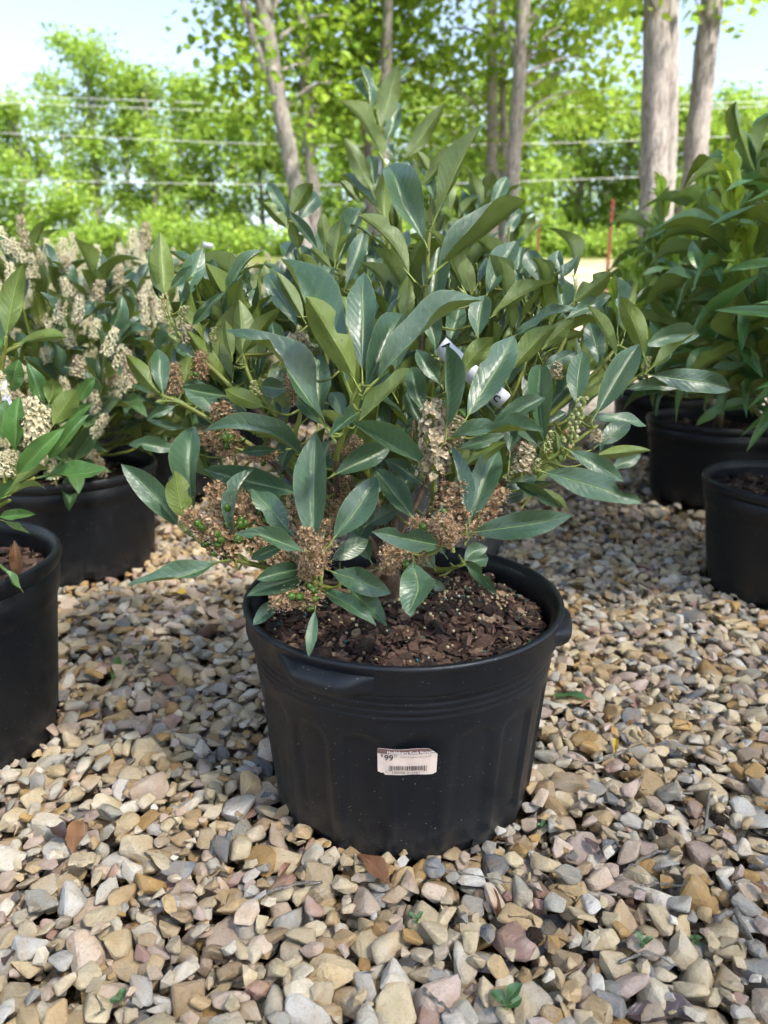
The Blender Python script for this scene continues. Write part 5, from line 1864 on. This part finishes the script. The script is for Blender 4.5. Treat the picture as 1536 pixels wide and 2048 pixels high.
# wood edge: a row of trees with a second one behind
TOPX = [-400, 0, 60, 120, 180, 240, 330, 400, 480, 600, 760, 1000, 1240, 1290, 1340, 1400, 1480, 1560, 1900]
TOPY = [230, 255, 150, 95, 62, 125, 150, 135, 200, 190, 170, 150, 175, 140, 165, 175, 185, 160, 200]
FARX = [-420, -270, -120, 30, 165, 285, 395, 500, 610, 720, 830, 940, 1050, 1160, 1265, 1370, 1475, 1620, 1770, 1920]
BACKX = [-190, -60, 110, 235, 350, 460, 670, 890, 1110, 1220, 1320, 1430, 1530, 1690]
ORD = 'first second third fourth fifth sixth seventh eighth ninth tenth eleventh twelfth thirteenth fourteenth fifteenth sixteenth'.split()
for i, fx in enumerate(FARX + BACKX):
    back = i >= len(FARX)
    k = i - len(FARX) if back else i
    yd = (26.0 if not back else 32.0) + rgt.uniform(-1.5, 1.5)
    ty = np.interp(fx, TOPX, TOPY) + (rgt.uniform(-6, 22) if not back else rgt.uniform(20, 70))
    top = np.array(plane_pt(fx, ty, yd))
    zg = float(ground_z(top[0], yd)) + BASE
    foot = np.array([top[0] + rgt.normal(0, .3), yd, zg - 0.1])
    vis = [f for f in (BACKX if back else FARX) if -20 < f < 1556]
    lab = ('bright green tree, %s from the left in the front row of the wood edge' if not back else 'green tree, %s from the left in the back row of the wood') % ORD[vis.index(fx)] if fx in vis else 'green tree of the wood edge beyond the %s edge of the view' % ('left' if fx < 0 else 'right')
    root = empty('tree', Vector(foot), lab, 'tree', 'trees of the wood edge')
    Ht = top[2] - zg
    R = rgt.uniform(1.35, 2.0)
    C = []
    nlobe = 26 if not back else 18
    lobes = []
    for q in range(nlobe):
        f = (q + rgt.random()) / nlobe * 0.98
        rad = R * (0.75 + 0.4 * f if f < 0.4 else 0.92 * math.sqrt(max(0.02, 1 - ((f - 0.4) / 0.62) ** 2))) * rgt.uniform(0.25, 1.05)
        an = rgt.uniform(0, 6.283)
        lobes.append(np.array([top[0] + rad * math.cos(an), yd + rad * math.sin(an), zg + Ht * f]))
    for lb in lobes:
        lr = rgt.uniform(0.32, 0.72)
        for q in range(int(4 + lr * 9)):
            v = rgt.normal(0, 1, 3); v /= np.linalg.norm(v)
            C.append(lb + v * lr * np.array([1, 1, 0.62]) * rgt.uniform(0.6, 1.05))
    for q in range(10):          # thin leading shoots break the outline
        C.append(top + np.array([rgt.normal(0, .55), rgt.normal(0, .4), -abs(rgt.normal(0.1, .45))]))
    C = np.array(C)
    ext = []
    for lb in lobes:
        zt = max(zg + 0.3, lb[2] - 0.7)
        st = np.array([foot[0] + (top[0] - foot[0]) * (zt - zg) / Ht, yd, zt])
        ext.append(([st, (st + lb) / 2 + [0, 0, 0.1], lb], (0.035, 0.008)))
    trunk_mesh(root, [foot, (foot + top) / 2 + [0.1, 0, 0], top - [0, 0, 0.2]], [0.11, 0.075, 0.015], M['bark_far'], ext)
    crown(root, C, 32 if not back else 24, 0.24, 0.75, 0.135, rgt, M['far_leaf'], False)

# low bushes along the foot of the wood
for i, fx in enumerate([-60, 60, 190, 300, 420, 520, 640, 760, 900, 1010, 1110, 1200, 1290, 1400, 1500, 1590]):
    yd = 24.0 + rgt.uniform(-0.8, 1.0)
    p = np.array(plane_pt(fx, 480, yd)); zg = float(ground_z(p[0], yd)) + BASE
    root = empty('bush', (p[0], yd, zg), 'low green bush, %s from the left along the foot of the wood' % ORD[i], 'bush', 'bushes at the foot of the wood')
    C = []
    hb = rgt.uniform(0.7, 1.3) if not 1100 < fx < 1260 else 0.6
    for q in range(46):
        v = rgt.normal(0, 1, 3); v /= np.linalg.norm(v)
        C.append(np.array([p[0], yd, zg + hb * 0.45]) + v * np.array([1.25, 0.8, hb * 0.55]) * rgt.uniform(0.5, 1.0))
    mb = MB()
    for q in range(0, 46, 6): tube(mb, catmull([np.array([0, 0, -0.1]), (C[q] - np.array([p[0], yd, zg])) * 0.6, C[q] - np.array([p[0], yd, zg])], 8), np.linspace(0.025, 0.006, 8), 6)
    mb.build('stem', M['bark_far'], root)
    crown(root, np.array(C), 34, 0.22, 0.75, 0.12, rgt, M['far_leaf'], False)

# unseen tree added towards the sun, its crown tuned to shade the pots
for i, (tgt, t, RR, n, lab) in enumerate([((-0.5, 0.8, 0.2), 14.5, (4.7, 4.7, 2.6), 250, 'unseen tall tree added to shade the pots')]):
    cc = np.array(tgt) + t * np.array(TOSUN)
    foot = np.array([cc[0] + 0.6, cc[1] - 0.5, BASE - 0.05])
    root = empty('tree', Vector(foot), lab, 'tree', 'added shade trees behind the camera')
    C = []
    while len(C) < n:
        v = rgt.normal(0, 1, 3); v /= np.linalg.norm(v)
        C.append(cc + v * rgt.uniform(0.25, 1.0) ** 0.5 * np.array(RR))
    C = np.array(C)
    ext = []
    for q in range(0, n, 9):
        zt = max(3.5, C[q][2] - 1.6)
        st = np.array([foot[0] + (cc[0] - foot[0]) * zt / cc[2], foot[1] + (cc[1] - foot[1]) * zt / cc[2], zt])
        ext.append(([st, (st + C[q]) / 2 + [0, 0, .25], C[q]], (0.05, 0.01)))
    trunk_mesh(root, [foot, (foot + cc) / 2, cc + [0, 0, RR[2] * .8]], [0.26, 0.2, 0.04], M['bark'], ext)
    crown(root, C, 52, 0.50, 0.7, 0.15, rgt, M['tree_leaf'])

# ------------------------------------------------------------------ power lines and fence posts
M['wire'] = plain('aluminium_wire', (0.5, 0.51, 0.52), 0.5, 0.4)
WIRES = [([(-400, 176), (0, 190), (600, 212), (1040, 214), (1536, 203), (2000, 186)], 'topmost power line crossing in front of the wood'),
         ([(-400, 188), (0, 205), (600, 227), (1040, 229), (1536, 213), (2000, 196)], 'second power line from the top'),
         ([(-400, 250), (0, 266), (600, 290), (1040, 288), (1536, 270), (2000, 250)], 'third power line from the top'),
         ([(-400, 348), (0, 359), (600, 370), (1040, 363), (1536, 342), (2000, 318)], 'lowest bright power line')]
for pts, lab in WIRES:
    C = catmull([np.array(plane_pt(x, y, 20.0)) for x, y in pts], 50)
    mb = MB(); tube(mb, C - C[0], 0.0065, 6)
    o = mb.build('power_line', M['wire']); o.location = C[0]
    tag(o, lab, 'power line', 'power lines')
M['post'] = plain('red_post_paint', (0.24, 0.075, 0.05), 0.7, 0.3, 30, 0.3, 0.3)
for (x, y, yd, w, lab) in [(1226, 398, 7.6, 0.032, 'red metal fence post left of the thick double trunk'), (1078, 446, 9.5, 0.028, 'thin rusty fence post above the gravel path'), (1428, 470, 8.5, 0.05, 'short red post showing between the right laurels')]:
    tp = np.array(plane_pt(x, y, yd)); zg = float(ground_z(tp[0], yd)) + BASE
    mb = MB()
    h = tp[2] - zg
    # T section: flange and web, with studs down the face
    for (ax, ay, bx, by) in ((-w / 2, -0.006, w / 2, 0.0), (-0.006, 0.0005, 0.006, w * 0.7)):
        V = [(ax, ay, -0.2), (bx, ay, -0.2), (bx, by, -0.2), (ax, by, -0.2), (ax, ay, h), (bx, ay, h), (bx, by, h), (ax, by, h)]
        mb.add(V, [(0, 3, 2, 1), (4, 5, 6, 7), (0, 1, 5, 4), (1, 2, 6, 5), (2, 3, 7, 6), (3, 0, 4, 7)])
    for q in range(int(h / 0.06)):
        z = 0.03 + q * 0.06
        V = [(-0.009, -0.014, z), (0.009, -0.014, z), (0.009, -0.0065, z), (-0.009, -0.0065, z), (-0.009, -0.014, z + .02), (0.009, -0.014, z + .02), (0.009, -0.0065, z + .02), (-0.009, -0.0065, z + .02)]
        mb.add(V, [(0, 3, 2, 1), (4, 5, 6, 7), (0, 1, 5, 4), (1, 2, 6, 5), (2, 3, 7, 6), (3, 0, 4, 7)])
    o = mb.build('fence_post', M['post'], smooth=False); o.location = (tp[0], yd, zg)
    tag(o, lab, 'fence post', 'metal fence posts')
